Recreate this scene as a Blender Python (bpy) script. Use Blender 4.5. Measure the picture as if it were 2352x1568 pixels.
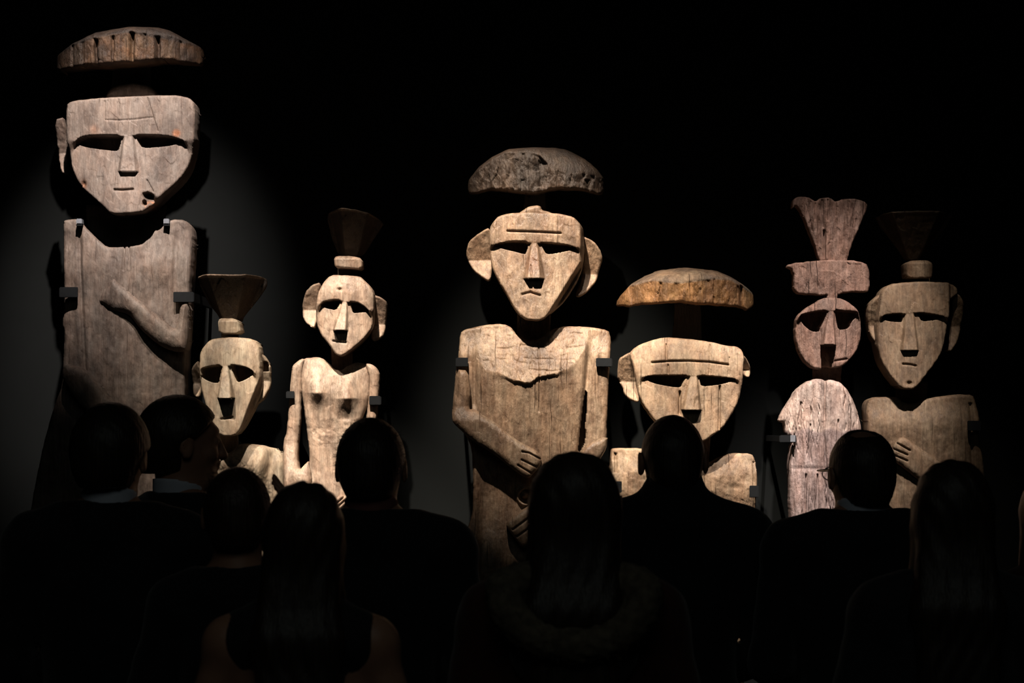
import bpy, math, random
import numpy as np
from mathutils import Vector
random.seed(7)
C = bpy.context.scene.collection
S = bpy.context.scene
for o in list(bpy.data.objects): bpy.data.objects.remove(o)

# ------------------------------------------------------------------ camera, light, exposure
CAMZ, CAMD, F, HOR = 1.70, 9.0, 6480.0, 980.0
cd = bpy.data.cameras.new('camera'); cam = bpy.data.objects.new('camera', cd); C.objects.link(cam)
cam.location = (0, -CAMD, CAMZ); cam.rotation_euler = (math.pi/2, 0, 0)
cd.sensor_width = 36; cd.lens = 36*F/2352; cd.shift_y = (HOR-784)/2352
cd.clip_end = 60
cd.dof.use_dof = True; cd.dof.focus_distance = 8.9; cd.dof.aperture_fstop = 7.0
S.camera = cam
def at(px, py, Y=0.0):
    s = (Y+CAMD)/F
    return ((px-1176)*s, Y, CAMZ-(py-HOR)*s)
w = bpy.data.worlds.new('world'); S.world = w; w.use_nodes = True
w.node_tree.nodes['Background'].inputs[0].default_value = (0, 0, 0, 1)
S.view_settings.view_transform = 'Standard'; S.view_settings.look = 'None'
S.view_settings.exposure = 0.0; S.view_settings.gamma = 1.0; S.view_settings.use_curve_mapping = False
def spot(name, pos, aim, power, deg, blend=0.5, col=(1, .80, .60), size=0.03):
    l = bpy.data.lights.new(name, 'SPOT'); l.energy = power; l.color = col
    l.spot_size = math.radians(deg); l.spot_blend = blend; l.shadow_soft_size = size
    o = bpy.data.objects.new(name, l); C.objects.link(o); o.location = pos
    d = Vector(aim)-Vector(pos); o.rotation_euler = d.to_track_quat('-Z', 'Y').to_euler(); return o
WARM = (1, .85, .70); ROSE = (1, .86, .77)
def lamp(px, py, dx, power, deg, blend=.6, col=WARM, Y=-2.35, Z=5.1):
    a = at(px, py, -0.05); spot('gallery_spot', (a[0]+dx, Y, Z), a, power, deg, blend, col)
# one track lamp per statue, hung in front of and above it
lamp(310, 310, 0.30, 2350, 16.5, 1.0, ROSE)
lamp(530, 950, -0.60, 1150, 12.5, .9)
lamp(775, 875, -0.20, 2700, 11.5, 1.0)
lamp(1236, 620, -0.50, 2750, 15.5, 1.0)
lamp(1580, 880, -0.45, 1950, 13.5, 1.0)
lamp(1897, 870, 0.05, 2000, 13.5, 1.0, ROSE)
lamp(2105, 810, -0.40, 170, 12.5, 1.0)
# added weak fill light, no real fixture of the room, far behind the visitors
al = bpy.data.lights.new('fill_light', 'AREA'); al.energy = 14.0; al.size = 3; al.color = (.9, 1, .92)
ao = bpy.data.objects.new('fill_light', al); C.objects.link(ao); ao.location = (0, -7.5, 5.2); ao.rotation_euler = (math.radians(25), 0, 0)

# ------------------------------------------------------------------ object helpers
def thing(name, label, cat, loc=(0, 0, 0), group=None, rz=0):
    o = bpy.data.objects.new(name, None); C.objects.link(o); o.location = loc; o.rotation_euler = (0, 0, rz)
    o.empty_display_size = .1
    o['label'] = label; o['category'] = cat
    if group: o['group'] = group
    return o
def link(name, me, mat, parent=None, label=None, local=False):
    o = bpy.data.objects.new(name, me); C.objects.link(o)
    if mat: me.materials.append(mat)
    if parent is not None:
        o.parent = parent
    if label: o['label'] = label
    return o
def mesh(name, V, Fc, smooth=True):
    V = np.asarray(V, dtype=np.float64); me = bpy.data.meshes.new(name)
    if isinstance(Fc, np.ndarray):
        n, k = Fc.shape
        me.vertices.add(len(V)); me.vertices.foreach_set('co', V.ravel().astype(np.float32))
        me.loops.add(n*k); me.loops.foreach_set('vertex_index', Fc.ravel().astype(np.int32))
        me.polygons.add(n); me.polygons.foreach_set('loop_start', (np.arange(n)*k).astype(np.int32))
        me.update(calc_edges=True)
    else:
        me.from_pydata([tuple(v) for v in V], [], Fc); me.update()
    if smooth: me.polygons.foreach_set('use_smooth', [True]*len(me.polygons))
    me.validate(); return me
def box_vf(x0, x1, y0, y1, z0, z1):
    V = [(x, y, z) for x in (x0, x1) for y in (y0, y1) for z in (z0, z1)]
    Fc = [(0, 1, 3, 2), (4, 6, 7, 5), (0, 4, 5, 1), (2, 3, 7, 6), (0, 2, 6, 4), (1, 5, 7, 3)]
    return V, Fc
def bevel_box(name, b, mat, parent=None, bev=.002, off=(0, 0, 0)):
    import bmesh
    V, Fc = box_vf(*b); V = [(v[0]-off[0], v[1]-off[1], v[2]-off[2]) for v in V]
    me = bpy.data.meshes.new(name); me.from_pydata(V, [], Fc)
    bm = bmesh.new(); bm.from_mesh(me); bmesh.ops.recalc_face_normals(bm, faces=bm.faces)
    if bev: bmesh.ops.bevel(bm, geom=list(bm.edges), offset=bev, segments=2, affect='EDGES')
    bm.to_mesh(me); bm.free()
    return link(name, me, mat, parent)

# ------------------------------------------------------------------ materials
def nodes(name):
    m = bpy.data.materials.new(name); m.use_nodes = True; nt = m.node_tree
    return m, nt, nt.nodes['Principled BSDF']
def N(nt, t, **k):
    n = nt.nodes.new(t)
    for a, b in k.items(): setattr(n, a, b)
    return n
def wood(name, light, dark, rough=.6, crack=.6, spec=.3, bump=.5, blotch=.5, seed=0.0, grain=1.0):
    m, nt, b = nodes(name); L = nt.links.new
    tc = N(nt, 'ShaderNodeTexCoord')
    def noise(sc, detail=4, rgh=.55, off=0):
        mp = N(nt, 'ShaderNodeMapping'); mp.inputs['Scale'].default_value = sc
        mp.inputs['Location'].default_value = (seed+off, seed*1.7, off)
        L(tc.outputs['Object'], mp.inputs[0]); n = N(nt, 'ShaderNodeTexNoise')
        n.inputs['Scale'].default_value = 1; n.inputs['Detail'].default_value = detail; n.inputs['Roughness'].default_value = rgh
        L(mp.outputs[0], n.inputs[0]); return n.outputs['Fac']
    def ramp(src, p0, c0, p1, c1, *more):
        r = N(nt, 'ShaderNodeValToRGB'); e = r.color_ramp.elements
        e[0].position = p0; e[0].color = (*c0, 1) if len(c0) == 3 else c0; e[1].position = p1; e[1].color = (*c1, 1)
        for p, c in more: q = e.new(p); q.color = (*c, 1)
        L(src, r.inputs[0]); return r.outputs[0]
    def mixc(mode, fac, a, c):
        x = N(nt, 'ShaderNodeMix', data_type='RGBA', blend_type=mode)
        if isinstance(fac, float): x.inputs['Factor'].default_value = fac
        else: L(fac, x.inputs['Factor'])
        for s, i in ((a, 6), (c, 7)):
            if isinstance(s, tuple): x.inputs[i].default_value = (*s, 1)
            else: L(s, x.inputs[i])
        return x.outputs[2]
    big = noise((9, 9, 3.0), 5, .6)
    streak = noise((95*grain, 95*grain, 6), 6, .65, 3)
    fine = noise((320*grain, 320*grain, 26), 3, .6, 5)
    mott = noise((55, 55, 38), 6, .7, 9)
    base = mixc('MIX', ramp(big, .34, (0, 0, 0), .66, (1, 1, 1)), dark, light)
    hue = noise((26, 26, 9), 5, .65, 14)
    base = mixc('MULTIPLY', .55, base, ramp(hue, .36, (1.10, .93, .82), .62, (.94, .98, .98)))
    smg = noise((17, 17, 11), 7, .72, 27)
    base = mixc('MULTIPLY', .8, base, ramp(smg, .37, (.50, .47, .47), .55, (1.06, 1.06, 1.06)))
    g1 = ramp(streak, .30, (.55, .52, .50), .62, (1.08, 1.08, 1.08))
    base = mixc('MULTIPLY', .75, base, g1)
    base = mixc('MULTIPLY', float(blotch), base, ramp(mott, .33, (.48, .43, .40), .60, (1.1, 1.08, 1.05)))
    base = mixc('MULTIPLY', .5, base, ramp(fine, .32, (.6, .58, .55), .6, (1.1, 1.1, 1.1)))
    # long drying cracks along the grain, thin lines where a stretched noise crosses its middle
    wob = noise((14, 14, 14), 2, .5, 41)
    mpv = N(nt, 'ShaderNodeMapping'); mpv.inputs['Scale'].default_value = (150, 4, 3.0); mpv.inputs['Location'].default_value = (seed, 0, seed*2.3)
    wv = N(nt, 'ShaderNodeVectorMath', operation='MULTIPLY_ADD'); L(wob, wv.inputs[0]); wv.inputs[1].default_value = (.012, 0, 0); L(tc.outputs['Object'], wv.inputs[2])
    L(wv.outputs[0], mpv.inputs[0]); vo = N(nt, 'ShaderNodeTexVoronoi'); vo.inputs['Scale'].default_value = 1; L(mpv.outputs[0], vo.inputs['Vector'])
    line = ramp(vo.outputs['Distance'], .10, (1, 1, 1), .19, (0, 0, 0))
    gt = ramp(vo.outputs['Color'], .60, (0, 0, 0), .68, (1, 1, 1))
    cr = N(nt, 'ShaderNodeMath', operation='MULTIPLY'); L(line, cr.inputs[0]); L(gt, cr.inputs[1])
    cs = N(nt, 'ShaderNodeMath', operation='MULTIPLY'); L(cr.outputs[0], cs.inputs[0]); cs.inputs[1].default_value = crack
    base = mixc('MULTIPLY', cs.outputs[0], base, (.16, .12, .10))
    tn = N(nt, 'ShaderNodeAttribute', attribute_name='tone')
    base = mixc('MULTIPLY', 1.0, base, tn.outputs['Color'])
    base = mixc('MULTIPLY', 1.0, base, (.60, .60, .60))
    L(base, b.inputs['Base Color'])
    # relief
    a1 = N(nt, 'ShaderNodeMath', operation='MULTIPLY_ADD'); L(streak, a1.inputs[0]); a1.inputs[1].default_value = .8; L(mott, a1.inputs[2])
    a2 = N(nt, 'ShaderNodeMath', operation='MULTIPLY_ADD'); L(fine, a2.inputs[0]); a2.inputs[1].default_value = .35; L(a1.outputs[0], a2.inputs[2])
    a3 = N(nt, 'ShaderNodeMath', operation='MULTIPLY_ADD'); L(cs.outputs[0], a3.inputs[0]); a3.inputs[1].default_value = -1.2; L(a2.outputs[0], a3.inputs[2])
    bp = N(nt, 'ShaderNodeBump'); bp.inputs['Strength'].default_value = bump; bp.inputs['Distance'].default_value = .006
    L(a3.outputs[0], bp.inputs['Height']); L(bp.outputs[0], b.inputs['Normal'])
    rr = N(nt, 'ShaderNodeMapRange'); L(mott, rr.inputs[0]); rr.inputs[1].default_value = .3; rr.inputs[2].default_value = .7
    rr.inputs[3].default_value = max(.2, rough-.13); rr.inputs[4].default_value = min(1, rough+.13); L(rr.outputs[0], b.inputs['Roughness'])
    b.inputs['Specular IOR Level'].default_value = spec
    return m
def plain(name, col, rough=.7, metal=0, noise=0, scale=20, spec=.3, bump=0, sheen=0):
    m, nt, b = nodes(name); L = nt.links.new
    b.inputs['Roughness'].default_value = rough; b.inputs['Metallic'].default_value = metal
    b.inputs['Specular IOR Level'].default_value = spec
    if sheen: b.inputs['Sheen Weight'].default_value = sheen
    tc = N(nt, 'ShaderNodeTexCoord'); n = N(nt, 'ShaderNodeTexNoise'); n.inputs['Scale'].default_value = scale; n.inputs['Detail'].default_value = 5
    L(tc.outputs['Object'], n.inputs[0])
    r = N(nt, 'ShaderNodeValToRGB'); e = r.color_ramp.elements
    e[0].position = .3; e[1].position = .7
    e[0].color = (*[c*(1-noise) for c in col], 1); e[1].color = (*[min(1, c*(1+noise)) for c in col], 1)
    L(n.outputs['Fac'], r.inputs[0]); L(r.outputs[0], b.inputs['Base Color'])
    if bump:
        bp = N(nt, 'ShaderNodeBump'); bp.inputs['Strength'].default_value = bump; bp.inputs['Distance'].default_value = .004
        L(n.outputs['Fac'], bp.inputs['Height']); L(bp.outputs[0], b.inputs['Normal'])
    return m
def hairmat(name, col, rough=.45):
    m, nt, b = nodes(name); L = nt.links.new
    tc = N(nt, 'ShaderNodeTexCoord'); mp = N(nt, 'ShaderNodeMapping'); mp.inputs['Scale'].default_value = (260, 120, 9)
    n = N(nt, 'ShaderNodeTexNoise'); n.inputs['Scale'].default_value = 1; n.inputs['Detail'].default_value = 4
    L(tc.outputs['Object'], mp.inputs[0]); L(mp.outputs[0], n.inputs[0])
    r = N(nt, 'ShaderNodeValToRGB'); e = r.color_ramp.elements; e[0].position = .3; e[1].position = .7
    e[0].color = (*[c*.5 for c in col], 1); e[1].color = (*[c*1.5 for c in col], 1)
    L(n.outputs['Fac'], r.inputs[0]); L(r.outputs[0], b.inputs['Base Color'])
    bp = N(nt, 'ShaderNodeBump'); bp.inputs['Strength'].default_value = .6; bp.inputs['Distance'].default_value = .004
    L(n.outputs['Fac'], bp.inputs['Height']); L(bp.outputs[0], b.inputs['Normal'])
    b.inputs['Roughness'].default_value = rough; b.inputs['Specular IOR Level'].default_value = .35
    return m
M = {}
M['wall'] = plain('painted_wall', (.0060, .0070, .0072), .9, noise=.12, scale=3, spec=.05, bump=.05)
M['floor'] = plain('dark_floor', (.012, .012, .012), .55, noise=.2, scale=6)
M['ceil'] = plain('dark_ceiling', (.008, .008, .008), .95, noise=.1)
M['steel'] = plain('blackened_steel', (.006, .0072, .0085), .7, 0, noise=.15, scale=60, spec=.12)
M['pad'] = plain('grey_felt', (.12, .13, .15), .9, noise=.1, scale=90)

# ------------------------------------------------------------------ setting
def slab(name, b, mat):
    V, Fc = box_vf(*b); me = bpy.data.meshes.new(name); me.from_pydata(V, [], Fc); me.update()
    o = link(name, me, mat); o['kind'] = 'structure'; return o
WY = .50
slab('floor', (-4.2, 4.2, -12, WY+.2, -.2, 0), M['floor'])
slab('wall_back', (-4.2, 4.2, WY, WY+.2, 0, 5.6), M['wall'])
slab('wall_left', (-4.2, -4.0, -12, WY, 0, 5.6), M['wall'])
slab('wall_right', (4.0, 4.2, -12, WY, 0, 5.6), M['wall'])
slab('wall_front', (-4.2, 4.2, -12.2, -12, 0, 5.6), M['wall'])
slab('ceiling', (-4.2, 4.2, -12, WY+.2, 5.6, 5.8), M['ceil'])
PZ = .16
pl = bevel_box('plinth', (-2.0, 2.15, -.34, .42, 0, PZ), plain('plinth_black', (.015, .015, .015), .6, noise=.1), None, .004)
pl['label'] = 'long low black plinth carrying all seven carved statues'; pl['category'] = 'plinth'

# ------------------------------------------------------------------ carved relief engine (pixels of the statue plane, 720 px = 1 m)
def hsh(ix, iy, seed):
    v = np.sin(ix*127.1+iy*311.7+seed*74.7)*43758.5453
    return v-np.floor(v)
def vn(x, y, seed=0):
    ix, iy = np.floor(x), np.floor(y); fx, fy = x-ix, y-iy
    fx = fx*fx*(3-2*fx); fy = fy*fy*(3-2*fy)
    a, b, c, d = hsh(ix, iy, seed), hsh(ix+1, iy, seed), hsh(ix, iy+1, seed), hsh(ix+1, iy+1, seed)
    return (a*(1-fx)+b*fx)*(1-fy)+(c*(1-fx)+d*fx)*fy
def fbm(x, y, seed=0, o=4):
    s = 0; a = .5
    for i in range(o): s = s+a*(vn(x*2**i, y*2**i, seed+i)-.5); a *= .5
    return s
def facets(x, y, sx, sy, seed):
    X, Y = x/sx, y/sy; ix, iy = np.floor(X), np.floor(Y)
    best = np.full(x.shape, 1e9); val = np.zeros(x.shape)
    for dx in (-1, 0, 1):
        for dy in (-1, 0, 1):
            jx, jy = ix+dx, iy+dy
            cx = jx+hsh(jx, jy, seed); cy = jy+hsh(jx, jy, seed+5)
            d = (X-cx)**2+(Y-cy)**2
            p = (hsh(jx, jy, seed+9)-.5)*2*(X-cx)+(hsh(jx, jy, seed+13)-.5)*2*(Y-cy)
            k = d < best; best = np.where(k, d, best); val = np.where(k, p, val)
    return val
def sst(t):
    t = np.clip(t, 0, 1); return t*t*(3-2*t)
def chaikin(p, n=1):
    p = [tuple(q) for q in p]
    for _ in range(n):
        q = []
        for i in range(len(p)):
            a, b = p[i], p[(i+1) % len(p)]
            q += [(a[0]*.8+b[0]*.2, a[1]*.8+b[1]*.2), (a[0]*.2+b[0]*.8, a[1]*.2+b[1]*.8)]
        p = q
    return p
def sdf(P, x, y):
    P = np.asarray(P, float); sh = x.shape; x = x.ravel(); y = y.ravel()
    d2 = np.full(x.shape, 1e12); ins = np.zeros(x.shape, bool)
    gx = np.zeros(x.shape); gy = np.zeros(x.shape)
    for i in range(len(P)):
        a, b = P[i], P[(i+1) % len(P)]; e = b-a; L2 = e@e+1e-9
        t = np.clip(((x-a[0])*e[0]+(y-a[1])*e[1])/L2, 0, 1)
        qx, qy = a[0]+t*e[0], a[1]+t*e[1]; d = (x-qx)**2+(y-qy)**2
        k = d < d2; d2 = np.where(k, d, d2); gx = np.where(k, qx, gx); gy = np.where(k, qy, gy)
        c = ((a[1] > y) != (b[1] > y))
        with np.errstate(divide='ignore', invalid='ignore'):
            c &= x < (b[0]-a[0])*(y-a[1])/(b[1]-a[1]+1e-12)+a[0]
        ins ^= c
    d = np.sqrt(d2)*np.where(ins, 1, -1)
    return d.reshape(sh), gx.reshape(sh), gy.reshape(sh)
def linedist(pts, x, y):
    d = np.full(x.shape, 1e9)
    for a, b in zip(pts[:-1], pts[1:]):
        ex, ey = b[0]-a[0], b[1]-a[1]; t = np.clip(((x-a[0])*ex+(y-a[1])*ey)/(ex*ex+ey*ey+1e-9), 0, 1)
        d = np.minimum(d, np.hypot(x-a[0]-t*ex, y-a[1]-t*ey))
    return d
def groove(H, pts, wd, dep, x, y):
    d = linedist(pts, x, y); return H-dep*np.exp(-(d/wd)**2)
def poly_d(pts, x, y, ch=1): return sdf(chaikin(pts, ch), x, y)[0]

def relief(name, outline, Yb, hf, mat, parent, step=2.0, r=8, snaps=(), ch=1, wob=.8, label=None, seed=1, nominal=None, tone=None, inset=5, drop=None, faj=0.8):
    """outline: closed px polygon; hf(x, y, d) -> height in px in front of the back plane Y=Yb"""
    P = chaikin(outline, ch)
    if wob:
        Q = []
        for i in range(len(P)):
            a, b = np.array(P[i]), np.array(P[(i+1) % len(P)]); n = max(1, int(np.hypot(*(b-a))/5))
            for k in range(n): Q.append(a+(b-a)*k/n)
        Q = np.array(Q)
        Q[:, 0] += wob*3*fbm(Q[:, 0]/9, Q[:, 1]/9, seed+40, 3); Q[:, 1] += wob*3*fbm(Q[:, 0]/9, Q[:, 1]/9, seed+50, 3)
        P = Q
    P = np.array(P); x0, y0 = P.min(0)-step*2; x1, y1 = P.max(0)+step*2
    xs = np.arange(x0, x1, step); ys = np.arange(y0, y1, step); x, y = np.meshgrid(xs, ys)
    d, qx, qy = sdf(P, x, y)
    near = np.abs(d) < step*.55
    x = np.where(near, qx, x); y = np.where(near, qy, y); d = np.where(near, 0.0, d)
    locked = near.copy()
    for sp in snaps:
        sd, sx, sy = sdf(chaikin(sp, 1), x, y); k = (np.abs(sd) < step*.45) & ~locked
        x = np.where(k, sx, x); y = np.where(k, sy, y); locked |= k
    d = np.where(near, 0.0, sdf(P, x, y)[0])
    H = hf(x, y, d)
    if faj: H = H+faj*facets(x+3*fbm(x/20, y/20, seed), y, 17, 26, seed)+1.0*fbm(x/7, y/16, seed+3, 3)
    dr = r if drop is None else drop
    e = 1-np.clip(d/r, 0, 1); H = H-dr*(1-np.sqrt(np.clip(1-e*e, 0, 1)))
    H = np.maximum(H, 3)
    ok = d >= -1e-9
    ny, nx = x.shape; idx = np.arange(ny*nx).reshape(ny, nx)
    a, b, c, e4 = idx[:-1, :-1].ravel(), idx[:-1, 1:].ravel(), idx[1:, 1:].ravel(), idx[1:, :-1].ravel(); okf = ok.ravel()
    flip = ((okf[a] & okf[c]).astype(int) >= (okf[b] & okf[e4]).astype(int))
    T1 = np.where(flip[:, None], np.stack([a, e4, c], 1), np.stack([a, e4, b], 1))
    T2 = np.where(flip[:, None], np.stack([a, c, b], 1), np.stack([e4, c, b], 1))
    T = np.concatenate([T1, T2]); T = T[okf[T].all(1)]
    xf, yf = x.ravel(), y.ravel()
    ar = (xf[T[:, 1]]-xf[T[:, 0]])*(yf[T[:, 2]]-yf[T[:, 0]])-(xf[T[:, 2]]-xf[T[:, 0]])*(yf[T[:, 1]]-yf[T[:, 0]])
    # drop slivers and triangles whose centre lies outside
    cx, cy = xf[T].mean(1), yf[T].mean(1)
    keep = (np.abs(ar) > 1e-3); onb = (d.ravel()[T] <= 1e-9).all(1)
    if onb.any(): keep[onb] &= sdf(P, cx[onb], cy[onb])[0] > 0
    T = T[keep]
    used = np.unique(T); remap = np.full(ny*nx, -1); remap[used] = np.arange(len(used)); T = remap[T]
    X, Yp, Hh = xf[used], yf[used], H.ravel()[used]
    # boundary edges
    E = np.concatenate([T[:, [0, 1]], T[:, [1, 2]], T[:, [2, 0]]]); key = E[:, 0].astype(np.int64)*10**7+E[:, 1]; rk = E[:, 1].astype(np.int64)*10**7+E[:, 0]
    B = E[~np.isin(key, rk)]
    bv = np.unique(B); n0 = len(used); bm_ = np.full(n0, -1); bm_[bv] = np.arange(len(bv))
    nom = Yb-(np.median(Hh)/720 if nominal is None else nominal/720)
    s = (nom+CAMD)/F
    def W(px, py, h): return np.stack([(px-1176)*s, Yb-h/720, CAMZ-(py-HOR)*s], 1)
    cxm, cym = P.mean(0)
    gx = np.zeros(len(bv)); gy = np.zeros(len(bv))
    # inward direction from boundary edge normals
    for (i, j) in ((0, 1), (1, 0)):
        ex = X[B[:, 1]]-X[B[:, 0]]; ey = Yp[B[:, 1]]-Yp[B[:, 0]]; l = np.hypot(ex, ey)+1e-6
        np.add.at(gx, bm_[B[:, i]], -ey/l); np.add.at(gy, bm_[B[:, i]], ex/l)
    l = np.hypot(gx, gy)+1e-6; gx /= l; gy /= l
    tst = sdf(P, X[bv]+gx*1.5, Yp[bv]+gy*1.5)[0]; sg = 1 if np.mean(tst) > 0 else -1
    gx *= sg; gy *= sg
    V = [W(X, Yp, Hh)]; rings = [(0.0, .5), (float(inset)*.35, .12), (float(inset), 0.0)]
    for ins, f in rings: V.append(W(X[bv]+gx*ins, Yp[bv]+gy*ins, Hh[bv]*f))
    V = np.concatenate(V); nb = len(bv); Fs = [T]
    prev = lambda v: v
    offs = [None]+[n0+k*nb for k in range(3)]
    for k in range(3):
        A = B if k == 0 else bm_[B]+offs[k]; D = bm_[B]+offs[k+1]
        Fs += [np.stack([A[:, 1], A[:, 0], D[:, 0]], 1), np.stack([A[:, 1], D[:, 0], D[:, 1]], 1)]
    # closed back: fan to centre
    V = np.concatenate([V, W(np.array([cxm]), np.array([cym]), np.array([0.0]))]); ci = len(V)-1; D = bm_[B]+offs[3]
    Fs.append(np.stack([D[:, 1], D[:, 0], np.full(len(D), ci)], 1))
    Fc = np.concatenate(Fs)
    # facing: front normals must point to -Y
    t0 = T[len(T)//2]; nrm = np.cross(V[t0[1]]-V[t0[0]], V[t0[2]]-V[t0[0]])
    if nrm[1] > 0: Fc = Fc[:, ::-1]
    off = np.array(parent_origin(parent)); me = mesh(name, V-off, np.ascontiguousarray(Fc))
    at_ = me.color_attributes.new('tone', 'FLOAT_COLOR', 'POINT'); col = np.ones((len(me.vertices), 4), np.float32)
    if tone is not None:
        t = tone(X, Yp); t = np.stack([np.broadcast_to(q, X.shape) for q in t], 1) if isinstance(t, tuple) else np.repeat(np.broadcast_to(t, X.shape)[:, None], 3, 1)
        col[:n0, :3] = t
        for k in range(3): col[n0+k*nb:n0+(k+1)*nb, :3] = t[bv]
    at_.data.foreach_set('color', col.ravel())
    return link(name, me, mat, parent, label)
def parent_origin(p):
    o = Vector((0, 0, 0))
    while p is not None: o += p.location; p = p.parent
    return tuple(o)

def post(name, px, y0, y1, rx, Yc, ryd, mat, parent, seed=0, taper=1.0, tone=1.0):
    """upright carved post (round in plan) between two pixel heights"""
    n, m = 28, 14; V = []; Fc = []; a = parent_origin(parent)
    for j in range(m):
        t = j/(m-1); py = y0+(y1-y0)*t; k = 1+(taper-1)*t
        for i in range(n):
            an = 2*math.pi*i/n; rr = 1+.04*math.sin(3*an+seed+2*t)+.03*math.sin(7*an+5*t+seed)
            c = at(px, py, Yc); V.append((c[0]+rx*k*rr/720*math.cos(an)-a[0], Yc+ryd*k*rr/720*math.sin(an)-a[1], c[2]-a[2]))
    for j in range(m-1):
        for i in range(n): Fc.append((j*n+i, (j+1)*n+i, (j+1)*n+(i+1) % n, j*n+(i+1) % n))
    Fc.append(tuple(range(n))); Fc.append(tuple(range(m*n-1, (m-1)*n-1, -1)))
    me = mesh(name, V, Fc); col = me.color_attributes.new('tone', 'FLOAT_COLOR', 'POINT')
    col.data.foreach_set('color', np.full(4*len(me.vertices), tone, np.float32))
    return link(name, me, mat, parent)

def hat(parent, mat, outline, rim, Yb, D, seed, step=2.0, grooves=(), tone=None, rough=3.0, name='hat', label=None):
    P = np.array(outline, float); x0, x1 = P[:, 0].min(), P[:, 0].max(); xc, a = (x0+x1)/2, (x1-x0)/2
    top = P[P[:, 1] < np.interp(P[:, 0], *zip(*rim))]; top = top[np.argsort(top[:, 0])]
    def hf(x, y, d):
        yr = np.interp(x, *zip(*rim))+3*fbm(x/18, y*0, seed, 2)*2; yt = np.interp(x, top[:, 0], top[:, 1])
        plan = np.sqrt(np.clip(1-((x-xc)/(a*1.05))**2, .04, 1))
        t = np.clip((y-yt)/np.maximum(yr-yt, 2), 0, 1)
        H = D*plan*(.30+.70*np.sqrt(1-(1-t)**2*.97))
        under = sst((y-yr)/4)
        H = H+under*(rough*2*fbm(x/11, y/26, seed+2, 4)+rough*.8*facets(x, y, 15, 34, seed))
        for g in grooves: H = H-under*g[1]*np.exp(-((x-g[0]-3*fbm(y/14, x*0, seed+g[0], 2))/g[2])**2)
        return H
    return relief(name, outline, Yb, hf, mat, parent, step, r=5, ch=1, wob=1.3, seed=seed, tone=tone, faj=.4, label=label, inset=10)

def head(parent, mat, c, seed, step=1.7):
    """c: outline, xc, hw, brow, chin, F, R(ecess), T(ilt), curv, eyes, nose=(xt0,xt1,y0,xb0,xb1,y1,protrude), lines, extra"""
    nx = c['nose']; npoly = [(nx[0], nx[2]), (nx[1], nx[2]), (nx[4], nx[5]), (nx[3], nx[5])]
    bow = c.get('bow', 0)
    bx, by = [], []
    for e in sorted(c['eyes'], key=lambda e: e[0][0]):
        q = np.array(chaikin(e, 1)); l, r_ = q[:, 0].argmin(), q[:, 0].argmax(); mid = np.interp(q[:, 0], [q[l, 0], q[r_, 0]], [q[l, 1], q[r_, 1]])
        k = q[q[:, 1] <= mid+.01]; k = k[np.argsort(k[:, 0])]; bx += list(k[:, 0]); by += list(k[:, 1]-.4)
    def hf(x, y, d):
        u = (x-c['xc'])/c['hw']; F_ = c['F']; cv = c.get('curv', 10)
        up = F_-cv*u*u-c.get('fback', 6)*np.clip((c['brow']-y)/(c['brow']-c['top']), 0, 1)**2
        t = (y-c['brow'])/(c['chin']-c['brow'])
        dn = F_-c['R']+c['T']*np.clip(t, 0, 1.05)-c.get('curv2', 16)*u*u
        br = np.interp(x, bx, by)
        ex0 = min(q[0] for e in c['eyes'] for q in e); ex1_ = max(q[0] for e in c['eyes'] for q in e)
        out = sst(np.maximum(ex0+6-x, x-ex1_+6)/14)
        H = up+(dn-up)*sst((y-br+out*6)/(2.5+out*34))
        face0 = dn
        tn = np.clip((y-nx[2])/(nx[5]-nx[2]), 0, 1)
        l, r_ = nx[0]+(nx[3]-nx[0])*tn, nx[1]+(nx[4]-nx[1])*tn
        cx, wd = (l+r_)/2, (r_-l)/2
        q = np.clip((wd-np.abs(x-cx))/(c.get('nside', .38)*wd), 0, 1)
        tb = (nx[5]-c['brow'])/(c['chin']-c['brow']); end = F_-c['R']+c['T']*tb+nx[6]
        nh = (F_-1)+(end-(F_-1))*tn**1.15
        inn = (y >= nx[2]-.5) & (y <= nx[5]+.3) & (np.abs(x-cx) <= wd+.2)
        H = np.where(inn, np.maximum(H, face0+(nh-face0)*sst(q)), H)
        for e in c['eyes']:
            de = poly_d(e, x, y); H = np.where((de > .3) & ~(inn & (q > .2)), np.maximum(F_-c['R']-c.get('ed', 92), 12), H)
        for ln in c.get('lines', ()): H = groove(H, ln[0], ln[1], ln[2], x, y)
        if 'extra' in c: H = c['extra'](H, x, y)
        return H
    o = relief('head', c['outline'], c['Yb'], hf, mat, parent, step, r=c.get('r', 5), snaps=list(c['eyes'])+[npoly], seed=seed,
               tone=c.get('tone'), drop=c.get('drop'), nominal=c['F'], faj=c.get('faj', 1.0), wob=c.get('wob', .7))
    for e in c.get('ears', ()):
        ex = np.array(e[0], float); m = ex.mean(0); hh = np.ptp(ex[:, 1])/2; side = 1 if m[0] > c['xc'] else -1
        def ef(x, y, d, m=m, hh=hh, dep=e[1]):
            v = (y-m[1])/hh
            return dep-np.where(v < .18, 32*(v+1)/1.18, 32-36*(v-.18)/.82)+3*fbm(x/12, y/9, 4, 2)
        if len(e) > 2: f0 = ef; ef = lambda x, y, d, f0=f0, g=e[2]: g(f0(x, y, d), x, y)
        relief('ear', e[0], c['Yb']+.01, ef, mat, o, 2.0, r=5, seed=seed+7, tone=c.get('eartone'), faj=.8)
    return o
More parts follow.
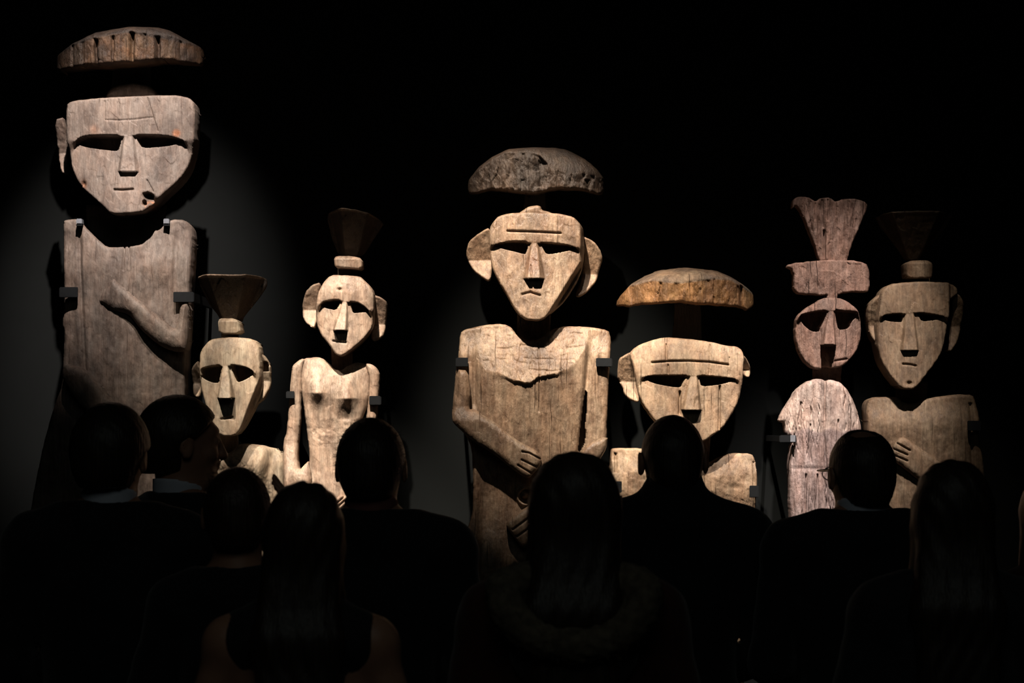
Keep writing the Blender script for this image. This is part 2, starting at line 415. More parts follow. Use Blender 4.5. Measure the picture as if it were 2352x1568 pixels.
def cup(parent, mat, outline, Yb, D, seed, cut=None, step=2.0, tone=None, name='cup_headdress'):
    P = np.array(outline, float); x0, x1 = P[:, 0].min(), P[:, 0].max(); y0, y1 = P[:, 1].min(), P[:, 1].max()
    def hf(x, y, d):
        t = np.clip((y-y0)/(y1-y0), 0, 1); xc = (x0+x1)/2*(1-t)+cut[0]*t; hwid = (x1-x0)/2*(1-t)+cut[1]*t
        u = np.clip((x-xc)/hwid, -1, 1)
        # faceted cup: flat front facet with two side facets, flaring towards the rim
        prof = 1-np.clip((np.abs(u-cut[2])-cut[3])/(1-cut[3]), 0, 1)*.8
        H = (D*(1-.62*t))*prof
        lip = sst((y0+9-y)/5.); return H+lip*cut[4]*.3+2.2*facets(x, y, 20, 22, seed)
    return relief(name, outline, Yb, hf, mat, parent, step, r=3, seed=seed, tone=tone, inset=6)
def block(parent, mat, outline, Yb, D, seed, name='headdress_block', curv=8):
    P = np.array(outline, float); xc = (P[:, 0].min()+P[:, 0].max())/2; a = np.ptp(P[:, 0])/2; y0 = P[:, 1].min()
    def hf(x, y, d): return D-curv*((x-xc)/a)**2-10*np.clip((y0+8-y)/8, 0, 1)
    return relief(name, outline, Yb, hf, mat, parent, 1.7, r=4, seed=seed)
def bracket(px0, px1, py0, py1, label, front, side, pad=None):
    """flat steel clamp: a plate over the front of the shoulder and an arm back to the wall"""
    a = at(px0, py1, front); b = at(px1, py0, front)
    t = thing('mount_bracket', label, 'bracket', ((a[0]+b[0])/2, front, a[2]), 'steel brackets holding the statues')
    o = t.location; cx = a[0] if side < 0 else b[0]
    bevel_box('plate', (a[0], b[0], front, front+.012, a[2], b[2]), M['steel'], t, .0015, o)
    bevel_box('arm', (cx-.008 if side > 0 else cx-.002, cx+.002 if side > 0 else cx+.008, front+.004, WY+.002, a[2]+.002, b[2]-.002), M['steel'], t, .001, o)
    return t
STAT = {}
# ------------------------------------------------------------------ statues
def base(px, Y=0.0): a = at(px, 980, Y); return (a[0], Y, PZ)
def legs(parent, mat, pts, xm, Yb, H0, seed, tone=None, yk=None):
    """lower body down to the plinth: two carved legs parted by a groove"""
    def hf(x, y, d):
        u = (x-xm)/200
        H = H0-26*u*u-14*sst((y-pts[0][1])/500)
        H = H-40*np.exp(-((x-xm)/9)**2)*sst((y-(yk or pts[0][1])-90)/60)+14*np.exp(-((y-1720)/60)**2)
        return H
    return relief('legs', pts, Yb, hf, mat, parent, 5.0, r=26, drop=26, seed=seed, tone=tone, faj=1.6)
FOOT = 980+(1.70-PZ)*720-3

# --- 1: tallest statue, far left
m1 = wood('weathered_wood_pinkish', (.275, .228, .200), (.165, .135, .118), .62, .5, .28, .35, .35, 1.3)
m1h = wood('weathered_wood_hat_rim', (.150, .084, .040), (.042, .025, .016), .6, .3, .35, .9, .8, 2.3)
s1 = thing('carved_statue', 'tallest carved wooden statue on the far left, with thick disc hat and broad flat face', 'statue', base(292), 'carved wooden figures')
hat(s1, m1h, [(113, 119), (130, 110), (163, 91), (216, 65), (249, 59), (295, 54), (358, 53), (382, 59), (418, 78), (453, 96), (456, 116), (453, 137),
    (431, 138), (400, 135), (368, 134), (342, 139), (305, 144), (262, 145), (236, 149), (216, 147), (176, 150), (116, 153)],
    [(113, 117), (163, 99), (216, 87), (240, 90), (295, 76), (345, 79), (400, 84), (455, 98)], .22, 182, 11, 1.8,
    [(163, 9, 3), (222, 22, 4), (262, 10, 3), (306, 22, 4.5), (363, 20, 4.5), (190, 6, 3), (335, 6, 3), (412, 7, 3)],
    tone=lambda x, y: tuple((q+(1-q)*0)*(1.0) for q in ((lambda k, w: (k*.62+.38+w*.6, k*.62+.42+w*.35, k*.55+.55+w*.1))(sst((y-np.interp(x, [113, 216, 295, 455], [117, 87, 76, 98]))/5), np.clip(fbm(x/22, y/20, 5)*3, 0, 1)*sst((x-210)/20)*sst((y-86)/8)))))
post('crown_post', 302, 128, 226, 42, .27, .04, m1, s1, 2, 1.15, .12)  # tone darkens the wood to stand for the hat's shade
relief('crown', [(240, 226), (248, 205), (264, 195), (309, 189), (342, 196), (356, 208), (364, 226)], .24, lambda x, y, d: 96+0*x, m1, s1, 1.8, r=16, seed=19)
def ex1(H, x, y):
    nz = 5*fbm(x/5, y/5, 6, 2)
    H = H-34*np.exp(-(((x-342+nz)/11)**2+((y-451+nz-.15*(x-343))/7)**2)**2)-20*np.exp(-(((x-333+nz)/4)**2+((y-466)/6)**2)**2)-14*np.exp(-(((x-352)/11)**2+((y-462)/7)**2))
    H = groove(H, [(338, 414), (352, 440)], 1.6, 4, x, y)
    return H-9*np.exp(-(((x-191)/6)**2+((y-423)/8)**2))
def tn1(x, y):
    o = np.exp(-(((x-404)/9)**2+((y-305)/9)**2)**2)+.7*np.exp(-(((x-346)/15)**2+((y-470)/8)**2)**2)*(vn(x/5, y/5, 3) > .35)+.7*np.exp(-(((x-191)/6)**2+((y-423)/9)**2))+.3*np.exp(-(((x-215)/9)**2+((y-297)/11)**2))
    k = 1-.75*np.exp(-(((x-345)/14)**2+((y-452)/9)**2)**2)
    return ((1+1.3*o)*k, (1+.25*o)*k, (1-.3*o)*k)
h1 = head(s1, m1, dict(outline=[(149, 239), (159, 231), (183, 227), (236, 223), (302, 220), (368, 217), (408, 217), (434, 223), (446, 236), (446, 305), (440, 345), (431, 378), (418, 402), (398, 425), (368, 452),
    (335, 486), (302, 491), (256, 492), (239, 474), (196, 438), (176, 415), (163, 388), (156, 352), (150, 318)], xc=296, hw=148, brow=309, chin=490, top=217, F=158, R=10, T=26, curv=12, curv2=26, Yb=.12,
    eyes=[[(168, 327), (179, 316), (196, 310), (236, 308), (279, 309), (276, 330), (270, 347), (236, 343), (196, 337)], [(309, 308), (355, 308), (391, 311), (425, 322), (408, 328), (380, 335), (325, 340), (314, 322)]],
    nose=(281, 308, 308, 270, 321, 394, 12), lines=[([(264, 436), (284, 437), (306, 435)], 2.2, 7), ([(242, 275), (275, 276), (310, 274), (350, 269)], 1.3, 3), ([(240, 232), (239, 300)], 1.4, 3), ([(272, 228), (270, 300)], 1.4, 3), ([(338, 224), (352, 270), (362, 300)], 1.4, 3)],
    extra=ex1, tone=tn1, ears=[([(127, 276), (151, 270), (156, 402), (142, 396), (131, 352)], 62), ([(440, 268), (452, 272), (452, 335), (436, 398), (430, 390)], 40)], ed=95), 12)
post('neck', 294, 470, 640, 92, .09, .07, m1, s1, 4)
def t1(x, y, d):
    H = 150-22*((x-292)/150)**2
    H = H+16*sst((y-505)/120)-9*sst((y-610)/90)*np.exp(-((x-300)/120)**4)-10*sst((y-640)/300)
    H = H-9*np.exp(-((x-182-8*(y-560)/200)/5)**2)*sst((y-520)/40)*(1-sst((y-860)/40))-5*np.exp(-((x-403+.02*(y-560))/6)**2)*sst((y-520)/50)*(1-sst((y-700)/60))
    H = H-16*sst((190-x)/20)*sst((y-520)/40)*0.3
    H = groove(H, [(287, 566), (284, 620)], 1.6, 6, x, y); H = groove(H, [(297, 566), (301, 640), (296, 690), (286, 716)], 1.6, 5, x, y)
    H = H+5*fbm(x/45, y/60, 8, 3)*2
    return H
relief('torso', [(141, 507), (146, 503), (178, 501), (190, 515), (206, 532), (224, 549), (246, 568), (273, 565), (321, 562), (335, 548), (350, 531), (378, 510), (394, 502), (423, 504), (437, 518), (440, 544), (437, 623), (434, 659), (433, 700), (428, 767), (425, 810),
    (424, 880), (422, 950), (424, 1060), (428, 1200), (428, 1290), (60, 1290), (56, 1200), (72, 1110), (95, 1010), (118, 935), (140, 880), (141, 831), (146, 760), (139, 745), (146, 700), (144, 620)],
    .18, t1, m1, s1, 2.4, r=7, seed=14, nominal=150, wob=.6)
relief('forearm', [(257, 636), (270, 648), (299, 674), (369, 729), (400, 756), (408, 735), (412, 700), (432, 694), (433, 760), (430, 790), (425, 806), (400, 808), (369, 795), (345, 778), (321, 755), (300, 728), (286, 718), (262, 716), (240, 706), (220, 694), (228, 672)],
    .10, lambda x, y, d: 118+14*sst((x-225)/120)-.5*np.abs((y-640)-(x-257)*.93)*.25, m1, s1, 1.8, r=22, drop=20, seed=15)
relief('forearm', [(142, 835), (165, 838), (193, 847), (225, 880), (254, 914), (300, 965), (330, 1010), (310, 1040), (270, 1010), (235, 975), (187, 935), (150, 890), (140, 862)],
    .10, lambda x, y, d: 122+0*x, m1, s1, 2.0, r=22, drop=20, seed=16)
legs(s1, m1, [(60, 1262), (428, 1262), (428, 1500), (426, 1800), (420, FOOT), (110, FOOT), (95, 1800), (62, 1500)], 288, .18, 135, 17)
for q, sd in ((183, 'left'), (383, 'right')):
    a = at(q, 512, -.03)
    t = thing('neckline_clip', 'tiny grey clip on the %s corner of the neckline of the tallest statue' % sd, 'clip', (a[0], -.03, a[2]), 'clips on the neckline of the tallest statue')
    bevel_box('hook', (-.009, .009, -.014, .06, -.004, .013), M['pad'], t, .002); bevel_box('peg', (-.010, .009, -.011, .05, -.010, -.004), M['steel'], t, .001)
bracket(137, 178, 659, 683, 'black steel bracket over the left side of the tallest statue, below its left armpit', -.052, -1)
bracket(398, 444, 670, 694, 'black steel bracket over the right side of the tallest statue, beside the raised forearm', -.052, 1)

# --- 2: small statue with flared cup, partly hidden by two visitors
m2 = wood('pale_olive_wood', (.60, .51, .39), (.44, .355, .26), .6, .25, .3, .25, .3, 4.1)
m2d = wood('dark_cup_wood', (.115, .085, .062), (.05, .038, .028), .6, .2, .4, .7, .6, 5.1)
s2 = thing('carved_statue', 'pale carved statue with sloping forehead and wide cup, leaning beside the tallest one', 'statue', base(545), 'carved wooden figures')
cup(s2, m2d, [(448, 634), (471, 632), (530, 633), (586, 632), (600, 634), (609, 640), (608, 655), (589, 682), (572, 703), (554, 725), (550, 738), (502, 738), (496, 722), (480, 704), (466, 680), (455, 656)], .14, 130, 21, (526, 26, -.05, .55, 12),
    tone=lambda x, y: 1+3.2*(y < 638))  # lit top rim of the cup painted as a brighter tone
block(s2, m2, [(499, 735), (507, 730), (536, 730), (548, 737), (554, 766), (502, 767)], .12, 138, 22)
post('crown_post', 529, 740, 800, 20, .12, .03, m2, s2, 3, 1, .3)  # tone lowered to imitate the block's shade on this post
h2 = head(s2, m2, dict(outline=[(458, 812), (464, 798), (477, 783), (489, 777), (532, 773), (571, 776), (586, 782), (595, 798), (597, 850), (598, 882), (590, 916), (573, 950), (556, 982), (540, 1001), (507, 1002), (490, 975), (472, 935), (460, 890), (456, 850)],
    xc=525, hw=70, brow=838, chin=1000, top=773, F=150, R=8, T=16, curv=10, curv2=16, Yb=.12, bow=4,
    eyes=[[(459, 846), (480, 840), (509, 836), (506, 858), (502, 879), (486, 879), (470, 872), (459, 864)], [(527, 836), (548, 838), (568, 843), (584, 854), (575, 864), (560, 873), (543, 879), (534, 856)]],
    nose=(510, 525, 837, 498, 541, 914, 36), lines=[([(508, 962), (534, 958)], 2, 7)], ears=[([(592, 808), (606, 815), (615, 828), (621, 846), (620, 889), (606, 917), (588, 931), (588, 880)], 92, lambda H, x, y: np.where((x > 598) & (x < 616) & (y > 830) & (y < 852), 40, H)),
    ([(439, 850), (446, 838), (458, 828), (462, 911), (452, 912), (443, 902)], 70)], fback=14, extra=lambda H, x, y: H-26*sst((x-np.interp(y, [780, 860, 890, 950, 1000], [600, 598, 584, 562, 545]))/9)), 23)
post('neck', 512, 985, 1080, 36, .09, .05, m2, s2, 5)
relief('torso', [(434, 1062), (450, 1036), (478, 1026), (500, 1030), (520, 1044), (532, 1036), (550, 1017), (593, 1021), (629, 1030), (646, 1042), (652, 1060), (650, 1110), (645, 1200), (640, 1330), (645, 1500), (450, 1500), (455, 1330), (438, 1200), (432, 1110)],
    .17, lambda x, y, d: 128+14*sst((y-1020)/50)-24*sst((x-600+.25*(y-1050))/26)*1.0-20*((x-540)/110)**2, m2, s2, 2.4, r=14, seed=24, nominal=130)
legs(s2, m2, [(450, 1480), (645, 1480), (640, 1800), (635, FOOT), (470, FOOT), (462, 1800)], 552, .17, 118, 25)

# --- 3: woman with narrow face and crossed-over chest
m3 = wood('pale_warm_wood', (.64, .51, .405), (.44, .335, .26), .5, .25, .4, .4, .5, 7.1)
s3 = thing('carved_statue', 'slender pale carved female statue with tilted cup, bare chest and thin hanging arm', 'statue', base(770), 'carved wooden figures')
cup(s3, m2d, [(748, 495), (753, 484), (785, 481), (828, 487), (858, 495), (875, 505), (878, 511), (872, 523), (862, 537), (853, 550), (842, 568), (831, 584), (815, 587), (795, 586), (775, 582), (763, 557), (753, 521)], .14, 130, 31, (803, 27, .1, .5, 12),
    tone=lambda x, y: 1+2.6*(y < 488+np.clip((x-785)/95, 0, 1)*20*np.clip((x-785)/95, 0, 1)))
block(s3, m3, [(767, 591), (772, 587), (807, 587), (831, 593), (832, 618), (800, 616), (775, 614), (768, 610)], .12, 136, 32)
post('crown_post', 800, 592, 660, 24, .12, .03, m3, s3, 3, 1, .3)  # darkened tone stands for the shade below the block
h3 = head(s3, m3, dict(outline=[(758, 630), (790, 631), (824, 633), (838, 643), (854, 661), (859, 678), (857, 727), (853, 754), (833, 781), (799, 810), (785, 818), (772, 815), (756, 792), (736, 768), (726, 745), (723, 717), (729, 673), (741, 649)],
    xc=791, hw=66, brow=692, chin=817, top=630, F=150, R=8, T=14, curv=10, curv2=20, Yb=.12, bow=4,
    eyes=[[(733, 700), (741, 692), (761, 687), (784, 687), (778, 702), (770, 712), (751, 708), (737, 703)], [(801, 691), (819, 692), (836, 701), (850, 716), (828, 717), (810, 719), (806, 706)]],
    nose=(786, 799, 690, 764, 800, 758, 22), lines=[([(765, 783), (794, 786)], 2, 7)], extra=lambda H, x, y: H-7*np.exp(-(((x-780)/5)**2+((y-664)/3)**2)),
    ears=[([(738, 649), (717, 654), (702, 671), (694, 698), (694, 724), (702, 741), (722, 756), (728, 735), (730, 690)], 88), ([(856, 676), (877, 683), (889, 693), (887, 727), (882, 768), (872, 778), (858, 785), (852, 775), (854, 730)], 84)], fback=14), 33)
post('neck', 786, 795, 872, 24, .10, .045, m3, s3, 5)
def t3(x, y, d):
    H = 108+10*sst((y-820)/95)-14*((x-765)/75)**2
    for bx, by, k in ((728, 902, -.10), (797, 915, .05)):
        xx = x-bx-k*(by-y); v = y-by; wd = 24+6*np.clip(-v/90, -.3, 1)
        bump = np.where(v < 0, np.clip(1+v/88, 0, 1)**1.1, np.clip(1-v/46, 0, 1)**1.5)
        H = H+23*bump*np.exp(-(xx/wd)**2)
    H = H-2*np.exp(-(((x-732)/15)**2+((y-927)/17)**2)**2)-3*np.exp(-(((x-795)/17)**2+((y-948)/17)**2)**2)-5*sst((y-940)/60)
    return H+3*fbm(x/12, y/8, 4, 3)*sst((y-950)/20)*(1-sst((y-1010)/30))+10*sst((y-1060)/90)
relief('torso', [(684, 838), (694, 822), (730, 819), (741, 823), (755, 836), (765, 848), (785, 850), (798, 839), (816, 831), (838, 834), (853, 842), (856, 870), (848, 913), (838, 944), (826, 972), (818, 1010), (812, 1060), (822, 1110), (845, 1180), (856, 1290), (850, 1420), (690, 1420), (684, 1290), (690, 1160), (697, 1100), (709, 1059), (709, 1037), (702, 982), (694, 922), (688, 872)],
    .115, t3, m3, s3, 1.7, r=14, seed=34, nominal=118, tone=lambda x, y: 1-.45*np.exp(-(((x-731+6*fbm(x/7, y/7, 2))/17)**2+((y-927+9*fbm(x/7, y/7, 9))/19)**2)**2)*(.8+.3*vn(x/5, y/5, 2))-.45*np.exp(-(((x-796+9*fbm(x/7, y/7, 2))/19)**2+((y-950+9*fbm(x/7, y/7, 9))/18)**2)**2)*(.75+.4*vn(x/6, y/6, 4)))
relief('arm', [(676, 834), (691, 822), (700, 824), (694, 850), (690, 900), (690, 955), (684, 1009), (682, 1050), (687, 1080), (698, 1068), (708, 1058), (716, 1090), (714, 1130), (704, 1150), (672, 1160), (655, 1140), (652, 1110), (649, 1029), (650, 1009), (657, 993), (662, 930), (664, 897), (669, 842)],
    .085, lambda x, y, d: 84+24*sst((y-1000)/110)-12*sst((y-1120)/40), m3, s3, 1.7, r=12, drop=12, seed=35, nominal=95)
relief('arm', [(838, 834), (853, 835), (864, 845), (872, 861), (869, 905), (864, 962), (862, 1040), (850, 1100), (835, 1130), (828, 1100), (838, 1030), (840, 964), (846, 913), (848, 870)],
    .085, lambda x, y, d: 84+0*x, m3, s3, 1.8, r=12, drop=12, seed=36, nominal=88)
def hnd(lines, H0, wd=1.8, dp=7):
    def f(x, y, d):
        H = H0+0*x
        for l in lines: H = groove(H, l, wd, dp, x, y)
        return H
    return f
relief('hand', [(768, 1146), (782, 1134), (792, 1140), (812, 1120), (835, 1090), (852, 1100), (845, 1140), (818, 1175), (792, 1206), (778, 1206), (766, 1180)], .015,
    hnd([[(768, 1160), (796, 1136)], [(768, 1170), (800, 1142)], [(770, 1181), (806, 1148)], [(774, 1192), (812, 1155)]], 62, 1.7, 8), m3, s3, 1.6, r=7, seed=37)
legs(s3, m3, [(690, 1400), (850, 1400), (845, 1700), (835, FOOT), (705, FOOT), (696, 1700)], 770, .115, 118, 38)
bracket(658, 676, 898, 915, 'small steel bracket at the outer left arm of the slender female statue', -.047, -1)
bracket(848, 874, 909, 930, 'small steel bracket at the outer right arm of the slender female statue', -.047, 1)

# --- 4: central statue
m4 = wood('golden_brown_wood', (.55, .41, .285), (.30, .205, .14), .46, .9, .45, .55, .7, 9.1)
m4h = wood('rough_brown_hat_wood', (.110, .074, .050), (.045, .031, .022), .5, .4, .5, 1.0, .8, 10.1)
s4 = thing('carved_statue', 'tall golden brown carved statue at the centre, round ears, forearm laid across its belly', 'statue', base(1228), 'carved wooden figures')
hat(s4, m4h, [(1074, 425), (1076, 402), (1099, 375), (1128, 354), (1168, 336), (1231, 332), (1277, 332), (1305, 337), (1346, 357), (1374, 379), (1390, 399), (1390, 438), (1375, 440), (1360, 436), (1334, 432), (1300, 432), (1274, 433), (1254, 437),
    (1231, 444), (1196, 441), (1165, 436), (1125, 432), (1100, 438), (1084, 440), (1075, 436)], [(1074, 412), (1100, 385), (1160, 352), (1215, 350), (1240, 358), (1265, 385), (1300, 398), (1345, 396), (1390, 402)], .22, 150, 41, 1.8,
    [(1245, 12, 9)], rough=9, tone=lambda x, y: 1+.35*sst((y-420)/10))
post('crown_post', 1228, 425, 500, 22, .27, .04, m4, s4, 7, 1.3, .12)  # wood toned nearly black in place of shade under the hat
relief('knob', [(1186, 492), (1195, 487), (1205, 480), (1214, 474), (1232, 471), (1242, 473), (1244, 482), (1262, 486), (1275, 492)], .10, lambda x, y, d: 112+0*x, m4, s4, 1.6, r=8, seed=40)
def tn4(x, y):
    r = np.exp(-(((x-1222)/14)**2+((y-610)/26)**2)**2)*.28
    return (1+.12*r, 1-.30*r, 1-.35*r)
h4 = head(s4, m4, dict(outline=[(1124, 522), (1133, 508), (1145, 495), (1168, 489), (1208, 486), (1260, 488), (1290, 490), (1317, 497), (1331, 510), (1342, 526), (1344, 568), (1340, 612), (1326, 648), (1300, 688), (1270, 716), (1246, 733), (1236, 737), (1208, 734), (1185, 715), (1162, 672), (1142, 640), (1129, 608), (1124, 568)],
    xc=1230, hw=108, brow=556, chin=735, top=486, F=146, R=9, T=22, curv=8, curv2=14, Yb=.12, tone=tn4,
    eyes=[[(1129, 563), (1153, 556), (1179, 552), (1215, 553), (1211, 574), (1206, 584), (1185, 578), (1156, 571)], [(1238, 555), (1274, 557), (1305, 561), (1330, 570), (1305, 575), (1277, 581), (1255, 584), (1246, 568)]],
    nose=(1217, 1238, 555, 1199, 1253, 640, 21), lines=[([(1166, 530), (1225, 532), (1288, 535)], 2.0, 10), ([(1200, 676), (1210, 673), (1219, 671), (1229, 675), (1240, 678)], 2.2, 8), ([(1219, 610), (1221, 640)], 1.4, 4)],
    extra=lambda H, x, y: H-26*sst((x-1331+.0*(y-600)+np.clip((y-600)*.62, 0, 90))/13), nside=.55,
    ears=[([(1126, 522), (1102, 535), (1077, 554), (1070, 577), (1073, 597), (1087, 621), (1105, 636), (1126, 648), (1132, 610), (1130, 560)], 92), ([(1338, 543), (1363, 554), (1377, 571), (1385, 594), (1377, 620), (1370, 646), (1351, 669), (1332, 682), (1321, 679), (1330, 655), (1336, 622), (1336, 570)], 88)]), 42)
post('neck', 1226, 715, 830, 38, .10, .06, m4, s4, 9)
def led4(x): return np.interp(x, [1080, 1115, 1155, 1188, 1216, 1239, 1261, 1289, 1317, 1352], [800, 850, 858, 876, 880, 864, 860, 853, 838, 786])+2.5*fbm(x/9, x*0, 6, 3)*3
def t4(x, y, d):
    u = (x-1228)/150
    led = np.interp(x, [1080, 1115, 1155, 1188, 1216, 1239, 1261, 1289, 1317, 1352], [800, 850, 858, 876, 880, 864, 860, 853, 838, 786])+2.5*fbm(x/9, y*0, 6, 3)*3
    inn = sst((x-1088)/26)*(1-sst((x-1336-.0*y)/24))
    bell = np.exp(-((x-1222)/78)**4)
    t = np.clip((y-752)/np.maximum(led-752, 10), 0, 1)
    chest = 126+36*t-(1-bell)*8*t; belly = 154-26*np.clip((y-880)/260, 0, 1)
    fall = sst((y-led)/(3+26*(1-bell)))
    H = chest+(belly-chest)*fall
    H = H*inn+(132+14*sst((y-760)/60)+0*x)*(1-inn)-14*u*u
    H = H-6*np.exp(-((x-1090)/5)**2)*sst((y-770)/60)*(1-sst((y-925)/20))
    gl = np.interp(y, [779, 832, 902, 1043], [1354, 1351, 1345, 1331])
    H = H-12*np.exp(-((x-gl)/6)**2)*sst((y-785)/60)*(1-sst((y-1080)/30))
    gap = poly_d([(1347, 888), (1350, 930), (1345, 975), (1347, 1001), (1343, 1023), (1328, 1043), (1333, 990), (1340, 930)], x, y); H = np.where(gap > 0, 60, H)
    H = groove(H, [(1239, 862), (1240, 900), (1238, 945)], 1.6, 6, x, y); H = groove(H, [(1237, 785), (1240, 862)], 1.3, 5, x, y)
    cb = (y < led)*1.0
    wx = x+14*fbm(y/40, x/60, 3)*2; wy = y+10*fbm(x/50, y/40, 5)*2
    H = H-cb*2.6*np.exp(-(((wx/31) % 1-.5)/.045)**2)*sst((vn(x/26, y/20, 9)-.45)*5)-cb*2.4*np.exp(-(((wy/27) % 1-.5)/.05)**2)*sst((vn(x/18, y/30, 19)-.5)*5)
    H = H+cb*inn*1.1*facets(x+6*fbm(x/9, y/9, 2), y, 22, 17, 5)
    H = H+22*sst((y-1180)/120)*np.exp(-((x-1110)/45)**2)
    # round carved knob below the hands
    k = np.hypot(x-1208, y-1140); H = H+10*np.exp(-((k-19)/4)**2)-9*(k < 14)+22*np.clip(1-((x-1206)**2+(y-1137)**2)/100, 0, 1)**.5
    return H
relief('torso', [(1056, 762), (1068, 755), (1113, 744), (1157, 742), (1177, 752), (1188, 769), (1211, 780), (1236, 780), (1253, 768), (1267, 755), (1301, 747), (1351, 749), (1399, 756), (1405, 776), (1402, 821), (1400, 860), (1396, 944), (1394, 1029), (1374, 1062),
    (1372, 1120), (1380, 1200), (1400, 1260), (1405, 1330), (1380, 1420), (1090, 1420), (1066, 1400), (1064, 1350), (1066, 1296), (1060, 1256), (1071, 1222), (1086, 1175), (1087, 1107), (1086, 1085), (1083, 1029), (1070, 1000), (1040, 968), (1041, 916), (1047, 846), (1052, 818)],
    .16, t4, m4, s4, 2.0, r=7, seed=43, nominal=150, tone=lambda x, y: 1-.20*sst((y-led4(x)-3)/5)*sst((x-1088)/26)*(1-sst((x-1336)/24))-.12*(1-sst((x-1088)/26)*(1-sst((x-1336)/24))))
def a4(x, y, d):
    H = 58+12*sst((y-930)/40)+0*x
    for l in ([(1200, 1037), (1216, 1040), (1241, 1054)], [(1199, 1056), (1236, 1074)], [(1190, 1068), (1226, 1090)]): H = groove(H, l, 1.8, 9, x, y)
    return H-12*(sst((1058-x)/16))*sst((930-y)/30)
relief('arm', [(1047, 848), (1074, 850), (1082, 900), (1076, 940), (1090, 938), (1113, 955), (1141, 972), (1177, 1003), (1202, 1019), (1233, 1033), (1245, 1051), (1242, 1068), (1230, 1083), (1215, 1099), (1200, 1094), (1171, 1072), (1132, 1041), (1085, 1013), (1048, 979), (1037, 964), (1040, 916)],
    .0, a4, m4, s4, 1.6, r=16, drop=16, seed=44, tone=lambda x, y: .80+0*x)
def a4b(x, y, d):
    H = 62+0*x
    for l in ([(1170, 1192), (1200, 1170), (1214, 1163)], [(1178, 1216), (1216, 1188)], [(1188, 1232), (1222, 1208)]): H = groove(H, l, 1.8, 9, x, y)
    return H
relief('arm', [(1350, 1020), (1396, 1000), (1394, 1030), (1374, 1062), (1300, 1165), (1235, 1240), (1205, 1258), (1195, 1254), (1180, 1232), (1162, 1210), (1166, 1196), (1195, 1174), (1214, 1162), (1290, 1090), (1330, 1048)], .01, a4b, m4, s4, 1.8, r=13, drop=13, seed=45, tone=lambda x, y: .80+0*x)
legs(s4, m4, [(1066, 1385), (1400, 1385), (1395, 1500), (1360, 1700), (1350, FOOT), (1100, FOOT), (1098, 1700), (1072, 1440)], 1228, .16, 140, 46, yk=1330)
bracket(1048, 1075, 821, 842, 'black steel bracket on the left shoulder edge of the golden brown central statue', -.045, -1)
bracket(1369, 1405, 822, 842, 'black steel bracket on the right shoulder edge of the golden brown central statue', -.045, 1)

# --- 5: wide-faced statue with orange-edged hat
m5 = wood('streaked_tan_wood', (.58, .44, .305), (.36, .255, .17), .55, 1.0, .35, .55, .45, 12.1, grain=.9)
m5h = wood('orange_brown_hat_wood', (.36, .215, .10), (.17, .105, .06), .55, .7, .35, .9, .7, 13.1)
s5 = thing('carved_statue', 'wide-faced tan carved statue with half-moon hat, right of the central statue', 'statue', base(1573), 'carved wooden figures')
def th5(x, y):
    k = 1-sst((y-np.interp(x, [1449, 1500, 1540, 1563, 1600, 1640, 1680, 1736], [654, 643, 649, 650, 645, 640, 641, 672]))/4); g = sst((x-1708)/6)*.5
    return (1.12-.22*k-.2*g, 1+.10*k, .82+.75*k+.2*g)
hat(s5, m5h, [(1419, 699), (1423, 683), (1449, 650), (1478, 633), (1515, 617), (1552, 613), (1581, 610), (1610, 613), (1653, 618), (1684, 632), (1719, 653), (1737, 670), (1739, 696), (1728, 706), (1719, 710), (1710, 705), (1693, 702), (1638, 699), (1587, 697), (1558, 692), (1521, 696), (1466, 698), (1446, 703), (1436, 699)],
    [(1419, 690), (1449, 654), (1500, 643), (1540, 649), (1563, 650), (1600, 645), (1640, 640), (1680, 641), (1705, 652), (1740, 674)], .22, 155, 51, 1.8, [(1705, 14, 3), (1518, 5, 2.5), (1640, 6, 2.5)], rough=5, tone=th5)
post('crown_post', 1578, 690, 790, 30, .27, .04, m5, s5, 7, 1.2, .12)  # shade between hat and head put into the post's tone
def ex5(H, x, y):
    for l, w_, dd in (([(1562, 900), (1561, 950)], 2.2, 14), ([(1654, 886), (1652, 985)], 2.0, 12), ([(1531, 790), (1531, 826)], 1.4, 5), ([(1535, 838), (1535, 858)], 1.5, 6), ([(1632, 792), (1630, 858)], 1.5, 4), ([(1676, 820), (1674, 860)], 1.2, 4), ([(1700, 860), (1703, 900)], 1.2, 3)):
        H = groove(H, l, w_, dd, x, y)
    H = H-1.6*np.exp(-(((x/6.3) % 1-.5)/.16)**2)*vn(x/9, y/60, 6)*(y < 860)*(y > 795)
    return H-5*np.exp(-(((x-1602)/9)**2+((y-925)/14)**2)**2)*(x > 1594)
